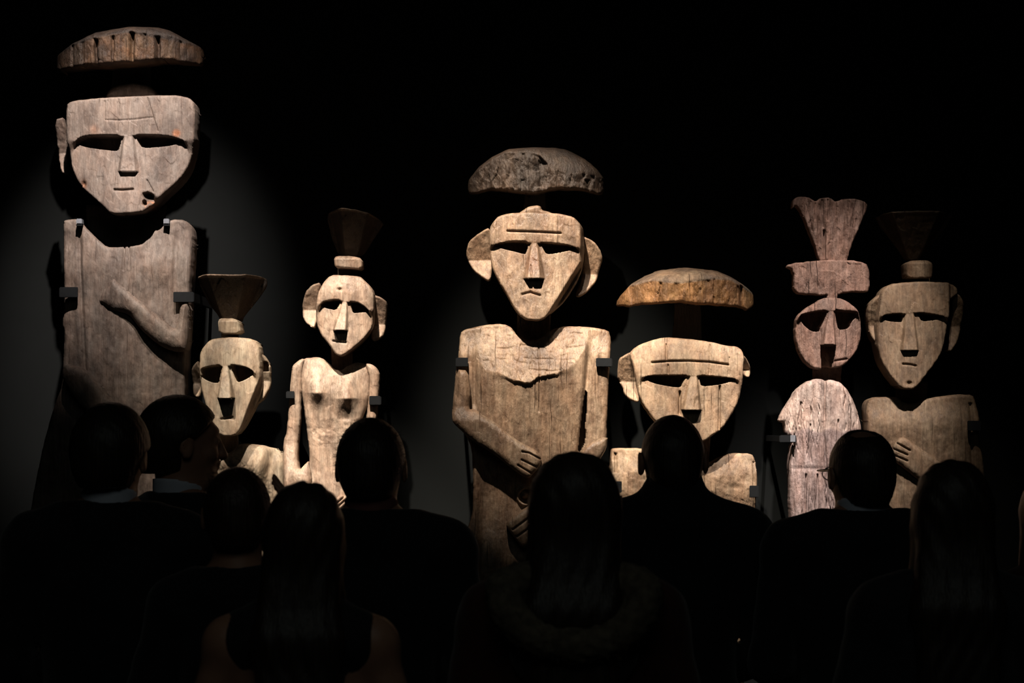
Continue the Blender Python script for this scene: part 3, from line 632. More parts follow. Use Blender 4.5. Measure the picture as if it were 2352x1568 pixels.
h5 = head(s5, m5, dict(outline=[(1447, 811), (1463, 794), (1483, 785), (1526, 773), (1584, 777), (1633, 784), (1670, 793), (1693, 794), (1707, 804), (1712, 825), (1708, 843), (1707, 877), (1701, 909), (1693, 932), (1668, 973), (1648, 993), (1615, 1014), (1588, 1020), (1556, 1012), (1530, 992), (1505, 967), (1479, 931), (1466, 900), (1459, 854), (1452, 830)],
    xc=1588, hw=125, brow=861, chin=1015, top=775, F=148, R=8, T=18, curv=12, curv2=14, Yb=.12, bow=3, extra=ex5,
    eyes=[[(1475, 867), (1495, 861), (1541, 860), (1583, 860), (1571, 874), (1564, 890), (1541, 888), (1501, 880)], [(1604, 860), (1653, 864), (1697, 870), (1673, 878), (1655, 883), (1611, 888), (1607, 872)]],
    nose=(1584, 1603, 861, 1562, 1613, 941, 24), lines=[([(1499, 832), (1540, 829), (1581, 828.5), (1630, 831), (1673, 837)], 1.9, 11)],
    ears=[([(1452, 808), (1438, 813), (1423, 822), (1420, 848), (1420, 871), (1430, 888), (1436, 910), (1449, 919), (1467, 925), (1472, 905), (1462, 860), (1458, 820)], 108), ([(1700, 812), (1712, 820), (1724, 840), (1724, 857), (1719, 868), (1708, 862), (1702, 850)], 90)], fback=20), 52)
post('neck', 1585, 985, 1110, 46, .10, .06, m5, s5, 9)
relief('torso', [(1405, 1034), (1411, 1029), (1474, 1029), (1490, 1036), (1510, 1056), (1540, 1080), (1580, 1090), (1608, 1080), (1623, 1065), (1642, 1059), (1657, 1050), (1683, 1040), (1729, 1042), (1737, 1056), (1740, 1085), (1741, 1114), (1738, 1163), (1738, 1230), (1730, 1330), (1725, 1420), (1430, 1420), (1425, 1330), (1418, 1200), (1410, 1136), (1401, 1102), (1402, 1068)],
    .18, lambda x, y, d: 134+16*sst((y-1035)/60)-12*sst((y-1120)/60)-18*((x-1573)/160)**2-7*np.exp(-((x-1415+.0*y)/3)**2)*(y > 1040)*(y < 1085)-6*np.exp(-((x-1733)/2.5)**2)*(y > 1060)+1.0*facets(x+10*fbm(x/9, y/9, 2), y, 34, 22, 3)+5*fbm(x/26, y/20, 3), m5, s5, 2.0, r=6, seed=53, nominal=145)
legs(s5, m5, [(1430, 1400), (1725, 1400), (1700, 1700), (1690, FOOT), (1455, FOOT), (1445, 1700)], 1573, .18, 130, 54)
bracket(1403, 1428, 1105, 1131, 'black steel bracket on the left edge of the wide-faced statue chest', -.045, -1)
bracket(1722, 1742, 1115, 1142, 'black steel bracket on the right edge of the wide-faced statue chest', -.045, 1)

# --- 6: narrow cracked statue with fan crest
m6 = wood('reddish_cracked_wood', (.44, .285, .235), (.25, .165, .135), .6, 1.0, .35, .9, .75, 15.1, grain=.8)
m6b = wood('silvery_cracked_wood', (.86, .70, .64), (.56, .45, .41), .55, 1.0, .4, .8, .55, 16.1, grain=.7)
s6 = thing('carved_statue', 'narrow cracked reddish statue with scalloped fan crest, square block and small round face', 'statue', base(1897), 'carved wooden figures')
def cf(x, y, d):
    H = 70+10*fbm(x/9, y/60, 4, 3)*2+2.5*facets(x, y, 14, 30, 6)
    for l, w_, dd in (([(1893, 530), (1894, 575), (1895, 614)], 2.0, 16), ([(1888, 458), (1890, 520)], 1.6, 8), ([(1901, 458), (1902, 505)], 1.3, 6), ([(1873, 466), (1872, 505)], 1.3, 4), ([(1920, 464), (1920, 495)], 1.5, 6), ([(1852, 470), (1866, 530)], 1.3, 4), ([(1966, 460), (1955, 520)], 1.3, 4)): H = groove(H, l, w_, dd, x, y)
    return H
relief('fan_crest', [(1819, 464), (1822, 458), (1830, 453), (1847, 450), (1861, 455), (1873, 463), (1885, 455), (1901, 453), (1912, 456), (1920, 463), (1938, 456), (1958, 456), (1976, 458), (1988, 464), (1994, 473), (1983, 500), (1965, 542), (1948, 587), (1947, 604), (1884, 604), (1875, 573), (1861, 534), (1847, 500), (1836, 476), (1828, 470), (1822, 478)], .09, cf, m6, s6, 1.6, r=4, seed=61, ch=1, wob=1.4)
relief('headdress_block', [(1808, 612), (1812, 605), (1873, 598), (1884, 597), (1950, 597), (1965, 598), (1999, 607), (1998, 668), (1985, 670), (1960, 669), (1940, 672), (1929, 676), (1924, 676), (1922, 690), (1896, 690), (1901, 676), (1889, 679), (1870, 676), (1826, 674), (1823, 618), (1812, 613)], .10, lambda x, y, d: 84-14*((x-1910)/95)**2+3*facets(x, y, 22, 30, 3), m6, s6, 1.6, r=4, seed=62, wob=1.2)
def ex6(H, x, y):
    sl = poly_d([(1885, 792), (1920, 792), (1918, 815), (1910, 856), (1887, 856)], x, y, 0); H = np.where(sl > 0, H-50, H)
    H = groove(H, [(1886, 755), (1885, 792)], 1.4, 6, x, y); H = groove(H, [(1915, 829), (1945, 824)], 2, 6, x, y)
    return H+2.5*fbm(x/6, y/30, 8, 3)
h6 = head(s6, m6, dict(outline=[(1895, 683), (1885, 686), (1875, 694), (1850, 708), (1836, 722), (1830, 736), (1829, 767), (1835, 800), (1847, 828), (1867, 845), (1885, 848), (1890, 842), (1908, 842), (1914, 846), (1937, 840), (1954, 826), (1974, 798), (1981, 767), (1979, 733), (1971, 711), (1948, 691), (1926, 683)],
    xc=1905, hw=76, brow=713, chin=846, top=684, F=104, R=5, T=8, curv=8, curv2=22, Yb=.10, extra=ex6, wob=1.3,
    eyes=[[(1835, 723), (1864, 715), (1902, 710), (1898, 727), (1889, 750), (1884, 762), (1864, 761), (1845, 744)], [(1916, 709), (1937, 712), (1971, 714), (1974, 722), (1960, 736), (1955, 750), (1946, 756), (1925, 757), (1921, 733)]],
    nose=(1904, 1916, 710, 1884, 1921, 792, 20)), 63, 1.5)
post('neck', 1900, 835, 890, 33, .06, .05, m6, s6, 9)
def t6(x, y, d):
    H = 118-40*((x-1895)/95)**2
    rs = np.random.RandomState(5)
    for i in range(46):
        cx = rs.uniform(1806, 1975); y0 = rs.uniform(885, 1215); ln = rs.uniform(15, 70); dx = rs.uniform(-3, 3)
        H = H-rs.uniform(4, 10)*np.exp(-((x-cx-dx*(y-y0)/ln-1.5*np.sin(y/6+cx))/rs.uniform(.8, 1.5))**2-((y-y0-ln/2)/(ln/2))**4)
    for l, w_, dd in (([(1896, 875), (1894, 945), (1893, 1000), (1897, 1060), (1903, 1110), (1901, 1185)], 1.8, 14), ([(1841, 925), (1838, 975)], 2, 9), ([(1852, 1090), (1850, 1160), (1852, 1200)], 1.8, 9), ([(1862, 975), (1860, 1030), (1864, 1062)], 1.6, 6), ([(1926, 965), (1922, 1020)], 1.6, 7), ([(1878, 1090), (1878, 1195)], 1.4, 9)): H = groove(H, l, w_, dd, x, y)
    H = H-2*np.exp(-((y-1076)/5)**2)
    return H+6*fbm(x/8, y/50, 6, 4)*1.6
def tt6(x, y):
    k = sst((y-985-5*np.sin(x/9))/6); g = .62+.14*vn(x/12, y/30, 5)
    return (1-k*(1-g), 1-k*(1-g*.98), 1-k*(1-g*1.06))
relief('torso', [(1792, 968), (1798, 950), (1818, 919), (1831, 895), (1854, 876), (1872, 869), (1885, 870), (1898, 875), (1908, 871), (1933, 878), (1949, 894), (1964, 919), (1976, 952), (1984, 985), (1986, 1040), (1980, 1110), (1978, 1220), (1976, 1420), (1820, 1420), (1820, 1220), (1816, 1108), (1816, 1070), (1819, 1028), (1824, 1016), (1820, 1004), (1808, 998), (1806, 972)],
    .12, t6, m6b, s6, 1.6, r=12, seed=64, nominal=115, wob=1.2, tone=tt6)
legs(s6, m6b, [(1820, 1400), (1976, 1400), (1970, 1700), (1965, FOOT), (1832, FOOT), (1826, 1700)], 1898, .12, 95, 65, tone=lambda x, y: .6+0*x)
bracket(1792, 1829, 999, 1016, 'steel bracket with pale pad on the left side of the narrow cracked statue', -.032, -1)
a = at(1821, 1007, -.038); t = bpy.data.objects[[o.name for o in C.objects if o.name.startswith('mount_bracket')][-1]]
bevel_box('pad', (a[0]-.008, a[0]+.008, -.042, -.032, a[2]-.011, a[2]+.011), M['pad'], t, .001, t.location)

# --- 7: dim statue, far right
m7 = wood('dim_ochre_wood', (.33, .245, .165), (.20, .145, .095), .65, .5, .25, .4, .5, 18.1)
s7 = thing('carved_statue', 'dim ochre carved statue on the far right with cup, round block and folded hand', 'statue', base(2120), 'carved wooden figures')
cup(s7, m7, [(2016, 491), (2085, 487), (2140, 487), (2182, 488), (2198, 491), (2190, 506), (2177, 525), (2160, 546), (2142, 566), (2122, 597), (2088, 597), (2078, 580), (2065, 562), (2042, 533), (2026, 514)], .14, 120, 71, (2105, 18, -.1, .6, 6), tone=lambda x, y: .45+0*x)
block(s7, m7, [(2082, 606), (2085, 601), (2098, 597), (2131, 597), (2143, 601), (2146, 608), (2144, 634), (2136, 639), (2094, 639), (2084, 634)], .12, 128, 72, curv=26)
post('crown_post', 2113, 604, 665, 24, .10, .03, m7, s7, 3)
h7 = head(s7, m7, dict(outline=[(2023, 690), (2027, 668), (2042, 652), (2085, 647), (2125, 646), (2171, 647), (2194, 650), (2206, 659), (2208, 672), (2198, 680), (2184, 690), (2183, 723), (2177, 757), (2170, 794), (2159, 820), (2138, 847), (2110, 883), (2094, 895), (2068, 892), (2045, 863), (2027, 832), (2017, 797), (2016, 750), (2020, 715)],
    xc=2100, hw=84, brow=718, chin=893, top=647, F=146, R=9, T=20, curv=8, curv2=14, Yb=.12, extra=lambda H, x, y: H-30*sst((x-2181)/9)-8*np.exp(-(((x-2088)/6)**2+((y-880)/4)**2)),
    eyes=[[(2025, 728), (2036, 721), (2076, 718), (2075, 730), (2073, 740), (2039, 737)], [(2106, 716), (2142, 720), (2177, 727), (2154, 734), (2118, 738), (2111, 726)]],
    nose=(2078, 2102, 717, 2066, 2112, 804, 12), lines=[([(2074, 836), (2090, 837), (2103, 840)], 2, 7)],
    ears=[([(2026, 671), (2002, 690), (1992, 714), (1996, 754), (2002, 775), (2014, 791), (2024, 780), (2026, 720)], 112), ([(2180, 672), (2200, 675), (2213, 694), (2213, 728), (2208, 760), (2197, 786), (2182, 808), (2174, 803), (2186, 746), (2188, 700)], 100)]), 73)
post('neck', 2094, 875, 960, 36, .10, .05, m7, s7, 9)
relief('torso', [(1992, 930), (2000, 916), (2016, 911), (2057, 910), (2069, 917), (2076, 924), (2092, 928), (2112, 925), (2126, 916), (2154, 911), (2200, 905), (2239, 906), (2245, 921), (2253, 956), (2250, 995), (2262, 1060), (2268, 1130), (2262, 1200), (2275, 1330), (2270, 1420), (2000, 1420), (1996, 1330), (1998, 1130), (1994, 983)],
    .145, lambda x, y, d: 132+16*sst((y-912)/70)-4*sst((y-985)/60)-16*((x-2120)/130)**2-8*np.exp(-((x-2232-.02*(y-920))/4)**2)*(y > 925)+5*fbm(x/30, y/30, 3), m7, s7, 2.3, r=8, seed=74, nominal=140)
relief('hand', [(2050, 1036), (2054, 1020), (2064, 1006), (2078, 1003), (2096, 1014), (2132, 1040), (2182, 1074), (2244, 1125), (2264, 1165), (2240, 1180), (2200, 1165), (2150, 1130), (2100, 1094), (2076, 1074), (2056, 1060)], .005,
    hnd([[(2054, 1031), (2084, 1044)], [(2052, 1044), (2084, 1058)], [(2062, 1018), (2090, 1034)]], 62, 1.8, 8), m7, s7, 1.8, r=13, drop=13, seed=75)
legs(s7, m7, [(2000, 1400), (2270, 1400), (2250, 1700), (2240, FOOT), (2010, FOOT), (2004, 1700)], 2130, .145, 125, 76)
bracket(2223, 2252, 966, 989, 'dim steel bracket on the right shoulder edge of the far right statue', -.07, 1)

# ------------------------------------------------------------------ people: distance-field figures meshed as one continuous surface
class Vox:
    def __init__(s, lo, hi, h):
        s.h = h; s.ax = [np.arange(lo[i], hi[i]+h, h, dtype=np.float32) for i in range(3)]
        s.D = np.full([len(a) for a in s.ax], 1.0, np.float32)
    def _sub(s, lo, hi, m):
        sl = []
        for i in range(3):
            a = s.ax[i]; i0 = max(0, int((lo[i]-m-a[0])/s.h)); i1 = min(len(a), int((hi[i]+m-a[0])/s.h)+2)
            if i1 <= i0: return None, None
            sl.append(slice(i0, i1))
        return tuple(sl), np.meshgrid(*[s.ax[i][sl[i]] for i in range(3)], indexing='ij', sparse=True)
    def put(s, lo, hi, f, k=.02, op='u'):
        sl, g = s._sub(lo, hi, k+.03)
        if sl is None: return s
        d = f(*g).astype(np.float32); D = s.D[sl]
        if op == 's': d = -d
        if op == 'u':
            hh = np.clip(.5+.5*(D-d)/k, 0, 1); s.D[sl] = D*(1-hh)+d*hh-k*hh*(1-hh)
        else:
            hh = np.clip(.5-.5*(D-d)/k, 0, 1); s.D[sl] = D*(1-hh)+d*hh+k*hh*(1-hh)
        return s
    def cone(s, a, ra, b, rb, k=.02, op='u', sy=1.0):
        a = np.array(a, float); b = np.array(b, float); r = max(ra, rb)
        def f(x, y, z):
            e = b-a; L = e@e+1e-12
            t = np.clip(((x-a[0])*e[0]+(y-a[1])*e[1]+(z-a[2])*e[2])/L, 0, 1)
            return np.sqrt((x-a[0]-t*e[0])**2+((y-a[1]-t*e[1])/sy)**2+(z-a[2]-t*e[2])**2)-(ra+(rb-ra)*t)
        return s.put(np.minimum(a, b)-r, np.maximum(a, b)+r, f, k, op)
    def ell(s, c, r, k=.02, op='u'):
        c = np.array(c, float); r = np.array(r, float); m = r.min()
        def f(x, y, z):
            q = np.sqrt(((x-c[0])/r[0])**2+((y-c[1])/r[1])**2+((z-c[2])/r[2])**2)
            q2 = np.sqrt(((x-c[0])/r[0]**2)**2+((y-c[1])/r[1]**2)**2+((z-c[2])/r[2]**2)**2)+1e-6
            return q*(q-1)/q2
        return s.put(c-r, c+r, f, k, op)
    def clip(s, f):
        g = np.meshgrid(*s.ax, indexing='ij', sparse=True); s.D = np.maximum(s.D, f(*g)).astype(np.float32); return s
    def rough(s, amp, fr, seed=0):
        g = np.meshgrid(*s.ax, indexing='ij', sparse=True); x, y, z = [q*fr for q in g]
        s.D = s.D+np.float32(amp)*(np.sin(x+1.7*z+seed)*np.sin(1.3*y-z+seed*2)+.6*np.sin(2.3*x-1.1*y+seed)*np.cos(2.1*z+seed)).astype(np.float32); return s
    def mesh(s, name):
        D = s.D; ins = D < 0; n = D.shape
        c0 = ins[:-1, :-1, :-1]; al = c0.copy(); an = c0.copy()
        cor = [(i, j, k) for i in (0, 1) for j in (0, 1) for k in (0, 1)]
        for (i, j, k) in cor:
            q = ins[i:n[0]-1+i, j:n[1]-1+j, k:n[2]-1+k]; al = al & q; an = an | q
        act = an & ~al; I = np.argwhere(act); vid = np.full(act.shape, -1, np.int64); vid[act] = np.arange(len(I))
        val = np.stack([D[I[:, 0]+i, I[:, 1]+j, I[:, 2]+k] for (i, j, k) in cor], 1)
        acc = np.zeros((len(I), 3)); cnt = np.zeros(len(I))
        for p in range(8):
            for q in range(p+1, 8):
                if sum(abs(np.array(cor[p])-np.array(cor[q]))) != 1: continue
                vp, vq = val[:, p], val[:, q]; m = (vp < 0) != (vq < 0); t = np.where(m, vp/(vp-vq+1e-20), 0)
                pt = np.array(cor[p])[None]+(np.array(cor[q])-np.array(cor[p]))[None]*t[:, None]
                acc[m] += pt[m]; cnt[m] += 1
        V = (I+acc/cnt[:, None])*s.h+np.array([a[0] for a in s.ax]); Q = []
        for ax in range(3):
            A = np.moveaxis(ins, ax, 0); vv = np.moveaxis(vid, ax, 0)
            a, b = A[:-1], A[1:]; ch = (a != b); ch[:, 0, :] = False; ch[:, :, 0] = False; ch[:, -1, :] = False; ch[:, :, -1] = False
            J = np.argwhere(ch); x, y, z = J.T
            q = np.stack([vv[x, y-1, z-1], vv[x, y, z-1], vv[x, y, z], vv[x, y-1, z]], 1)
            f = a[x, y, z]; 
            if ax == 1: f = ~f
            q = np.where(f[:, None], q, q[:, ::-1]); Q.append(q)
        return mesh(name, V, np.ascontiguousarray(np.concatenate(Q)))

SKIN = plain('skin', (.30, .155, .10), .5, noise=.08, scale=30, spec=.35)
SHOE = plain('shoe_leather', (.012, .011, .010), .35, noise=.1, spec=.5)
def limb_pts(sx, arm):
    """shoulder, elbow, wrist, palm direction; arm = 'down', 'front' (hands clasped), 'raised', 'out'"""
    if arm == 'front': return (sx*.175, -.01, 1.405), (sx*.245, -.02, 1.12), (sx*.10, .20, 1.02), (-sx*.8, .45, .0)
    if arm == 'raised': return (sx*.175, -.01, 1.405), (sx*.23, .10, 1.17), (sx*.116, .16, 1.575), (-sx*.10, .05, 1.0)
    if arm == 'out': return (sx*.165, -.01, 1.39), (sx*.262, .0, 1.10), (sx*.17, .22, 1.10), (-sx*.45, .8, .25)
    return (sx*.175, -.01, 1.405), (sx*.235, -.03, 1.11), (sx*.245, .04, .86), (-sx*.05, .15, -1.0)
def hand(v, wr, dr, sx, k=.006):
    w_ = np.array(wr, float); d = np.array(dr, float); d /= np.linalg.norm(d)
    fw = np.array((0, 1, 0.0)) if abs(d[1]) < .7 else np.array((0, 0, 1.0))
    sd = np.cross(d, fw); sd /= np.linalg.norm(sd); up = np.cross(sd, d)          # up = across the palm
    pc = w_+d*.045
    for o in (-.026, -.009, .009, .026): v.cone(w_+d*.01+up*o*.5, .016, w_+d*.085+up*o, .0125, k=.012)
    for i, (o, L) in enumerate(((-.033, .062), (-.011, .078), (.011, .085), (.033, .074))):
        b = w_+d*.088+up*o; m = b+d*L*.5+up*o*.10+sd*.006*sx; t = m+d*L*.42+up*o*.05+sd*.018*sx
        v.cone(b, .0095, m, .0088, k=.004); v.cone(m, .0088, t, .0072, k=.004)
    b = w_+d*.022+up*.030; m = b+d*.032+up*.030+sd*.008*sx; v.cone(b, .015, m, .0115, k=.01); v.cone(m, .0115, m+d*.036+up*.010+sd*.006*sx, .009, k=.004)
def rz(p, c, a):
    x, y = p[0]-c[0], p[1]-c[1]; return (c[0]+x*math.cos(a)-y*math.sin(a), c[1]+x*math.sin(a)+y*math.cos(a), p[2])
class HeadRig:
    """places head-local points after yaw (turn) and roll (tilt)"""
    def __init__(s, yaw, roll, dz=0): s.y = yaw; s.r = roll; s.dz = dz
    def __call__(s, x, y, z):
        dx, dz = x, z-1.53; x2 = dx*math.cos(s.r)+dz*math.sin(s.r); z2 = -dx*math.sin(s.r)+dz*math.cos(s.r)
        return rz((x2, y, z2+1.53-s.dz), (0, 0, 0), s.y)
def rot_ell(v, R, c, r, k=.02, op='u', n=0):
    c2 = np.array(R(*c)); m = max(r); ca, sa = math.cos(R.y), math.sin(R.y)
    def f(x, y, z):
        X, Y, Z = x-c2[0], y-c2[1], z-c2[2]; X, Y = X*ca+Y*sa, -X*sa+Y*ca
        cr, sr = math.cos(R.r), math.sin(R.r); X, Z = X*cr-Z*sr, X*sr+Z*cr
        q = np.sqrt((X/r[0])**2+(Y/r[1])**2+(Z/r[2])**2); q2 = np.sqrt((X/r[0]**2)**2+(Y/r[1]**2)**2+(Z/r[2]**2)**2)+1e-6
        return q*(q-1)/q2
    v.put(c2-m, c2+m, f, k, op)
def head_sdf(v, R):
    rot_ell(v, R, (0, -.012, 1.652), (.077, .098, .098)); rot_ell(v, R, (0, .022, 1.585), (.058, .066, .070), .03)
    v.cone(R(-.028, .055, 1.545), .022, R(.028, .055, 1.545), .022, .02); v.cone(R(0, .072, 1.545), .018, R(0, .074, 1.550), .018, .015)
    rot_ell(v, R, (0, .070, 1.673), (.052, .022, .014), .018)
    for s in (-1, 1):
        rot_ell(v, R, (s*.033, .096, 1.648), (.018, .016, .012), .012, 's'); v.cone(R(s*.033, .076, 1.647), .0125, R(s*.033, .0765, 1.647), .0125, .003)
        rot_ell(v, R, (s*.042, .060, 1.615), (.022, .022, .018), .02)
        v.cone(R(s*.010, .100, 1.612), .009, R(s*.010, .098, 1.612), .009, .008)
        rot_ell(v, R, (s*.085, -.010, 1.632), (.009, .020, .034), .006); rot_ell(v, R, (s*.093, -.008, 1.637), (.004, .010, .018), .005, 's')
    v.cone(R(0, .086, 1.658), .009, R(0, .106, 1.609), .0125, .010)
    rot_ell(v, R, (0, .088, 1.590), (.024, .010, .0065), .006); rot_ell(v, R, (0, .087, 1.579), (.021, .010, .007), .006)
    rot_ell(v, R, (0, .099, 1.5845), (.022, .006, .0015), .003, 's')
    a = R(0, -.015, 1.585); v.cone((0, -.025, 1.45), .064, (a[0]*.8, a[1], 1.585-R.dz), .055, .03)
def torso_sdf(v, g=0, fem=False, k=.05, sh=1.0):
    w = .88 if fem else 1.0; w *= sh
    v.ell((0, -.005, 1.27), (.155*w+g, .105+g, .19+g), k); v.ell((0, .0, 1.08), ((.125 if fem else .14)+g, .095+g, .16+g), k)
    v.ell((0, -.005, .94), ((.17 if fem else .165)+g, .115+g, .13+g), k)
    v.cone((-.165*w, -.01, 1.405), .052+g, (.165*w, -.01, 1.405), .052+g, k)
    for s in (-1, 1): v.cone((s*.03, -.022, 1.485), .046+g*.8, (s*.165*w, -.015, 1.422), .045+g, .04)
    if fem:
        for s in (-1, 1): v.ell((s*.07, .085, 1.27), (.062+g*.5, .055+g*.5, .06+g*.5), .03)
def arm_sdf(v, s, arm, g=0, upto=1.0, w=1.0):
    a, b, c, d = limb_pts(s, arm); a = (a[0]*w, a[1], a[2])
    v.cone(a, .050+g, b, .038+g, .03); v.cone(b, .038+g, tuple(b[i]+(c[i]-b[i])*upto for i in range(3)), .028+g*1.1, .025)
    return c, d
def leg_sdf(v, g=0, bottom=.09):
    for s in (-1, 1):
        v.cone((s*.088, -.005, .88), .084+g, (s*.10, .01, .50), .054+g, .03); v.cone((s*.10, .01, .50), .052+g, (s*.11, -.01, bottom), .036+g*1.3, .03)
        v.ell((s*.105, -.025, .36), (.045+g, .050+g, .12), .03)
def person(label, px, ytop, ppm, yaw=0, hyaw=0, roll=0, arms=('front', 'front'), fem=False, hair='short', hcol=(.02, .014, .010), coat=(.012, .012, .014),
           hair_h=.012, collar=None, turn_up=False, sleeves=True, skirt=False, shw=1.0, trousers=(.010, .010, .012), cname='jacket', hw=1.0, dz=0):
    Yp = F/ppm-CAMD; H = CAMZ-(ytop-HOR)/ppm; sc = H/(1.75+hair_h-dz)
    t = thing('person', label, 'person', ((px-1176)/ppm, Yp, 0), None, yaw); t.scale = (sc, sc, sc)
    R = HeadRig(hyaw, roll, dz); lo, hi = (-.36, -.20, 0), (.36, .42, 1.80)
    v = Vox(lo, hi, .0075); torso_sdf(v, 0, fem, sh=shw); head_sdf(v, R)
    aw = shw*(.9 if fem else 1.0)
    for s, arm in zip((-1, 1), arms): c, d = arm_sdf(v, s, arm, w=aw); hand(v, c, d, s)
    leg_sdf(v)
    for s in (-1, 1): v.cone((s*.11, -.045, .05), .036, (s*.125, .11, .032), .026, .02)
    body = link('body', v.mesh('body'), SKIN, t)
    # coat / jacket
    cm = plain(cname+'_cloth', coat, .85, noise=.15, scale=60, spec=.2, bump=.3, sheen=.15)
    v = Vox((-.40, -.26, .60), (.40, .42, 1.60), .0085); torso_sdf(v, .020 if sleeves else .012, fem, sh=shw if sleeves else shw*.78)
    v.cone((-.10, 0, .90), .115, (.10, 0, .90), .115, .05); v.cone((-.08, 0, .76), .12, (.08, 0, .76), .12, .06)
    if sleeves:
        for s, arm in zip((-1, 1), arms): arm_sdf(v, s, arm, .017, .93, aw)
    if turn_up:
        v.cone((0, -.03, 1.46), .083, (0, -.028, 1.545), .075, .03)
    if sleeves: v.cone((0, -.028, 1.44), .088, (0, -.022, 1.49), .074, .03)
    v.clip(lambda x, y, z: (.70 if not skirt else .62)-z)
    if not turn_up: v.clip(lambda x, y, z: z-1.512-.12*np.clip(-y, -.1, .03))
    v.put((-.09, -.12, 1.40), (.09, .14, 1.62), lambda x, y, z: np.maximum(np.sqrt(x*x+((y+.014)/1.05)**2)-.0655, 1.495-z), .006, 's')
    v.put((-.08, .05, 1.15), (.08, .25, 1.5), lambda x, y, z: np.maximum(np.abs(x)-.05*np.clip((z-1.2)/.25, 0, 1), .06-y), .006, 's')
    v.rough(.0022, 26, px*.01); link(cname, v.mesh(cname), cm, t)
    if collar:
        v = Vox((-.12, -.14, 1.38), (.12, .16, 1.60), .006)
        v.put((-.1, -.1, 1.42), (.1, .1, 1.6), lambda x, y, z: np.maximum(np.abs(np.sqrt(x*x+((y+.016)/1.02)**2)-.064)-.004, np.maximum(z-1.548+.25*(y+.06), 1.47-z)), .004)
        v.ell((0, .098, 1.39), (.05, .018, .09), .01)
        link('shirt_collar', v.mesh('shirt_collar'), plain('shirt', collar, .8, noise=.05), t)
    # trousers and shoes
    tm = plain('trouser_cloth', trousers, .85, noise=.15, scale=60, spec=.2)
    v = Vox((-.30, -.22, .05), (.30, .22, 1.02), .010); leg_sdf(v, .016, .08); v.ell((0, -.005, .93), (.185, .13, .13), .04); v.clip(lambda x, y, z: z-.98); v.clip(lambda x, y, z: .07-z)
    link('trousers', v.mesh('trousers'), tm, t)
    for s in (-1, 1):
        v = Vox((s*.12-.08, -.13, -.01), (s*.12+.08, .21, .14), .008); v.cone((s*.11, -.05, .055), .045, (s*.13, .135, .036), .036, .03); v.cone((s*.11, -.03, .06), .045, (s*.11, -.03, .11), .042, .02)
        v.clip(lambda x, y, z: -z); link('shoe', v.mesh('shoe'), SHOE, t)
    # hair
    hm = hairmat('hair', hcol); hh = hair_h
    v = Vox((-.24, -.26, 1.10), (.24, .17, 1.84), .0062 if hair == 'short' or hair == 'bald' else .008)
    if hair in ('short', 'bald', 'cap'):
        g = hh if hair != 'bald' else .006
        rot_ell(v, R, (0, -.016, 1.656), ((.079+g)*hw, .098+g, .097+g), .01)
        a = R(0, -.062, 1.60); v.cone(a, .055+g*.5, R(0, -.050, 1.55), .045+g*.3, .03)
        ca, sa = math.cos(-hyaw), math.sin(-hyaw)
        def cut(x, y, z):
            Yl = x*sa+y*ca; Xl = x*ca-y*sa
            return np.maximum((Yl-.055)-np.clip((z+dz-1.69)*1.2, -.075, .06), np.maximum(1.562-dz-z, np.abs(Xl)-.064-.45*np.clip(z+dz-1.565, 0, 1)))
        v.clip(cut)
        for s in (-1, 1): rot_ell(v, R, (s*.092, .002, 1.615), (.026, .034, .040), .008, 's')
        if hair == 'bald':
            c2 = R(0, -.025, 1.775); v.put((c2[0]-.06, c2[1]-.06, 1.60), (c2[0]+.06, c2[1]+.06, 1.84), lambda x, y, z: np.sqrt((x-c2[0])**2+(y-c2[1]+.014)**2+((z-1.765+dz)*.9)**2)-.042, .01, 's')
        v.rough(.0009, 150, px)
    else:
        rot_ell(v, R, (0, -.020, 1.656), ((.080+hh)*(hw+.07), .100+hh, .100+hh), .01); rot_ell(v, R, (0, -.02, 1.690), ((.072+hh)*(hw+.06), .085+hh, .062+hh), .02)
        L = {'long': 1.26, 'mid': 1.33}[hair]
        for s in (-1, 0, 1):
            v.cone(R(s*.042*hw, -.050, 1.64), .048*hw, (s*.062*hw, -.105, 1.42), .046*hw, .04); v.cone((s*.062*hw, -.105, 1.42), .046*hw, (s*.06*hw, -.120, L), .038, .04)
        for s in (-1, 1): v.cone(R(s*.066*hw, .0, 1.65), .028*hw, (s*.088*hw, -.03, 1.44), .028*hw, .03)
        ca, sa = math.cos(-hyaw), math.sin(-hyaw)
        v.clip(lambda x, y, z: ((x*sa+y*ca)-.050)-np.clip((z+dz-1.69)*1.2, -.02, .06))
        # centre parting
        c2 = R(0, 0, 1.765+hh); v.put((c2[0]-.02, -.13, 1.70), (c2[0]+.02, .09, 1.83), lambda x, y, z: np.maximum(np.abs(x-c2[0])-.0010, z*0+1.752-z), .007, 's')
        g_ = np.meshgrid(*v.ax, indexing='ij', sparse=True); v.D = v.D+(.0018*np.sin(150*g_[0]+9*np.sin(9*g_[2]+px)+40*g_[1])).astype(np.float32)
    link('hair', v.mesh('hair'), hm, t)
    return t, R, sc
def strands(parent, name, segs, mat, rad=.0011):
    V = []; Fc = []
    for pts in segs:
        n = len(pts)
        for i, p in enumerate(pts):
            r = rad*(1-.75*i/(n-1)); b = len(V)
            for k in range(3): an = 2.1*k; V.append((p[0]+r*math.cos(an), p[1]+r*math.sin(an)*.7, p[2]+r*math.sin(an)*.7))
            if i:
                for k in range(3): Fc.append((b-3+k, b-3+(k+1) % 3, b+(k+1) % 3, b+k))
    o = link(name, mesh(name, V, Fc), mat, parent); o['kind'] = 'stuff'; return o
def curl(p, d, L, rs, n=6, c=.6):
    p = np.array(p, float); d = np.array(d, float); d /= np.linalg.norm(d); out = [p]; ax = rs.normal(size=3)
    for i in range(n-1): d = d+np.cross(ax, d)*c/n+rs.normal(size=3)*.05; d /= np.linalg.norm(d); p = p+d*L/n; out.append(p)
    return out
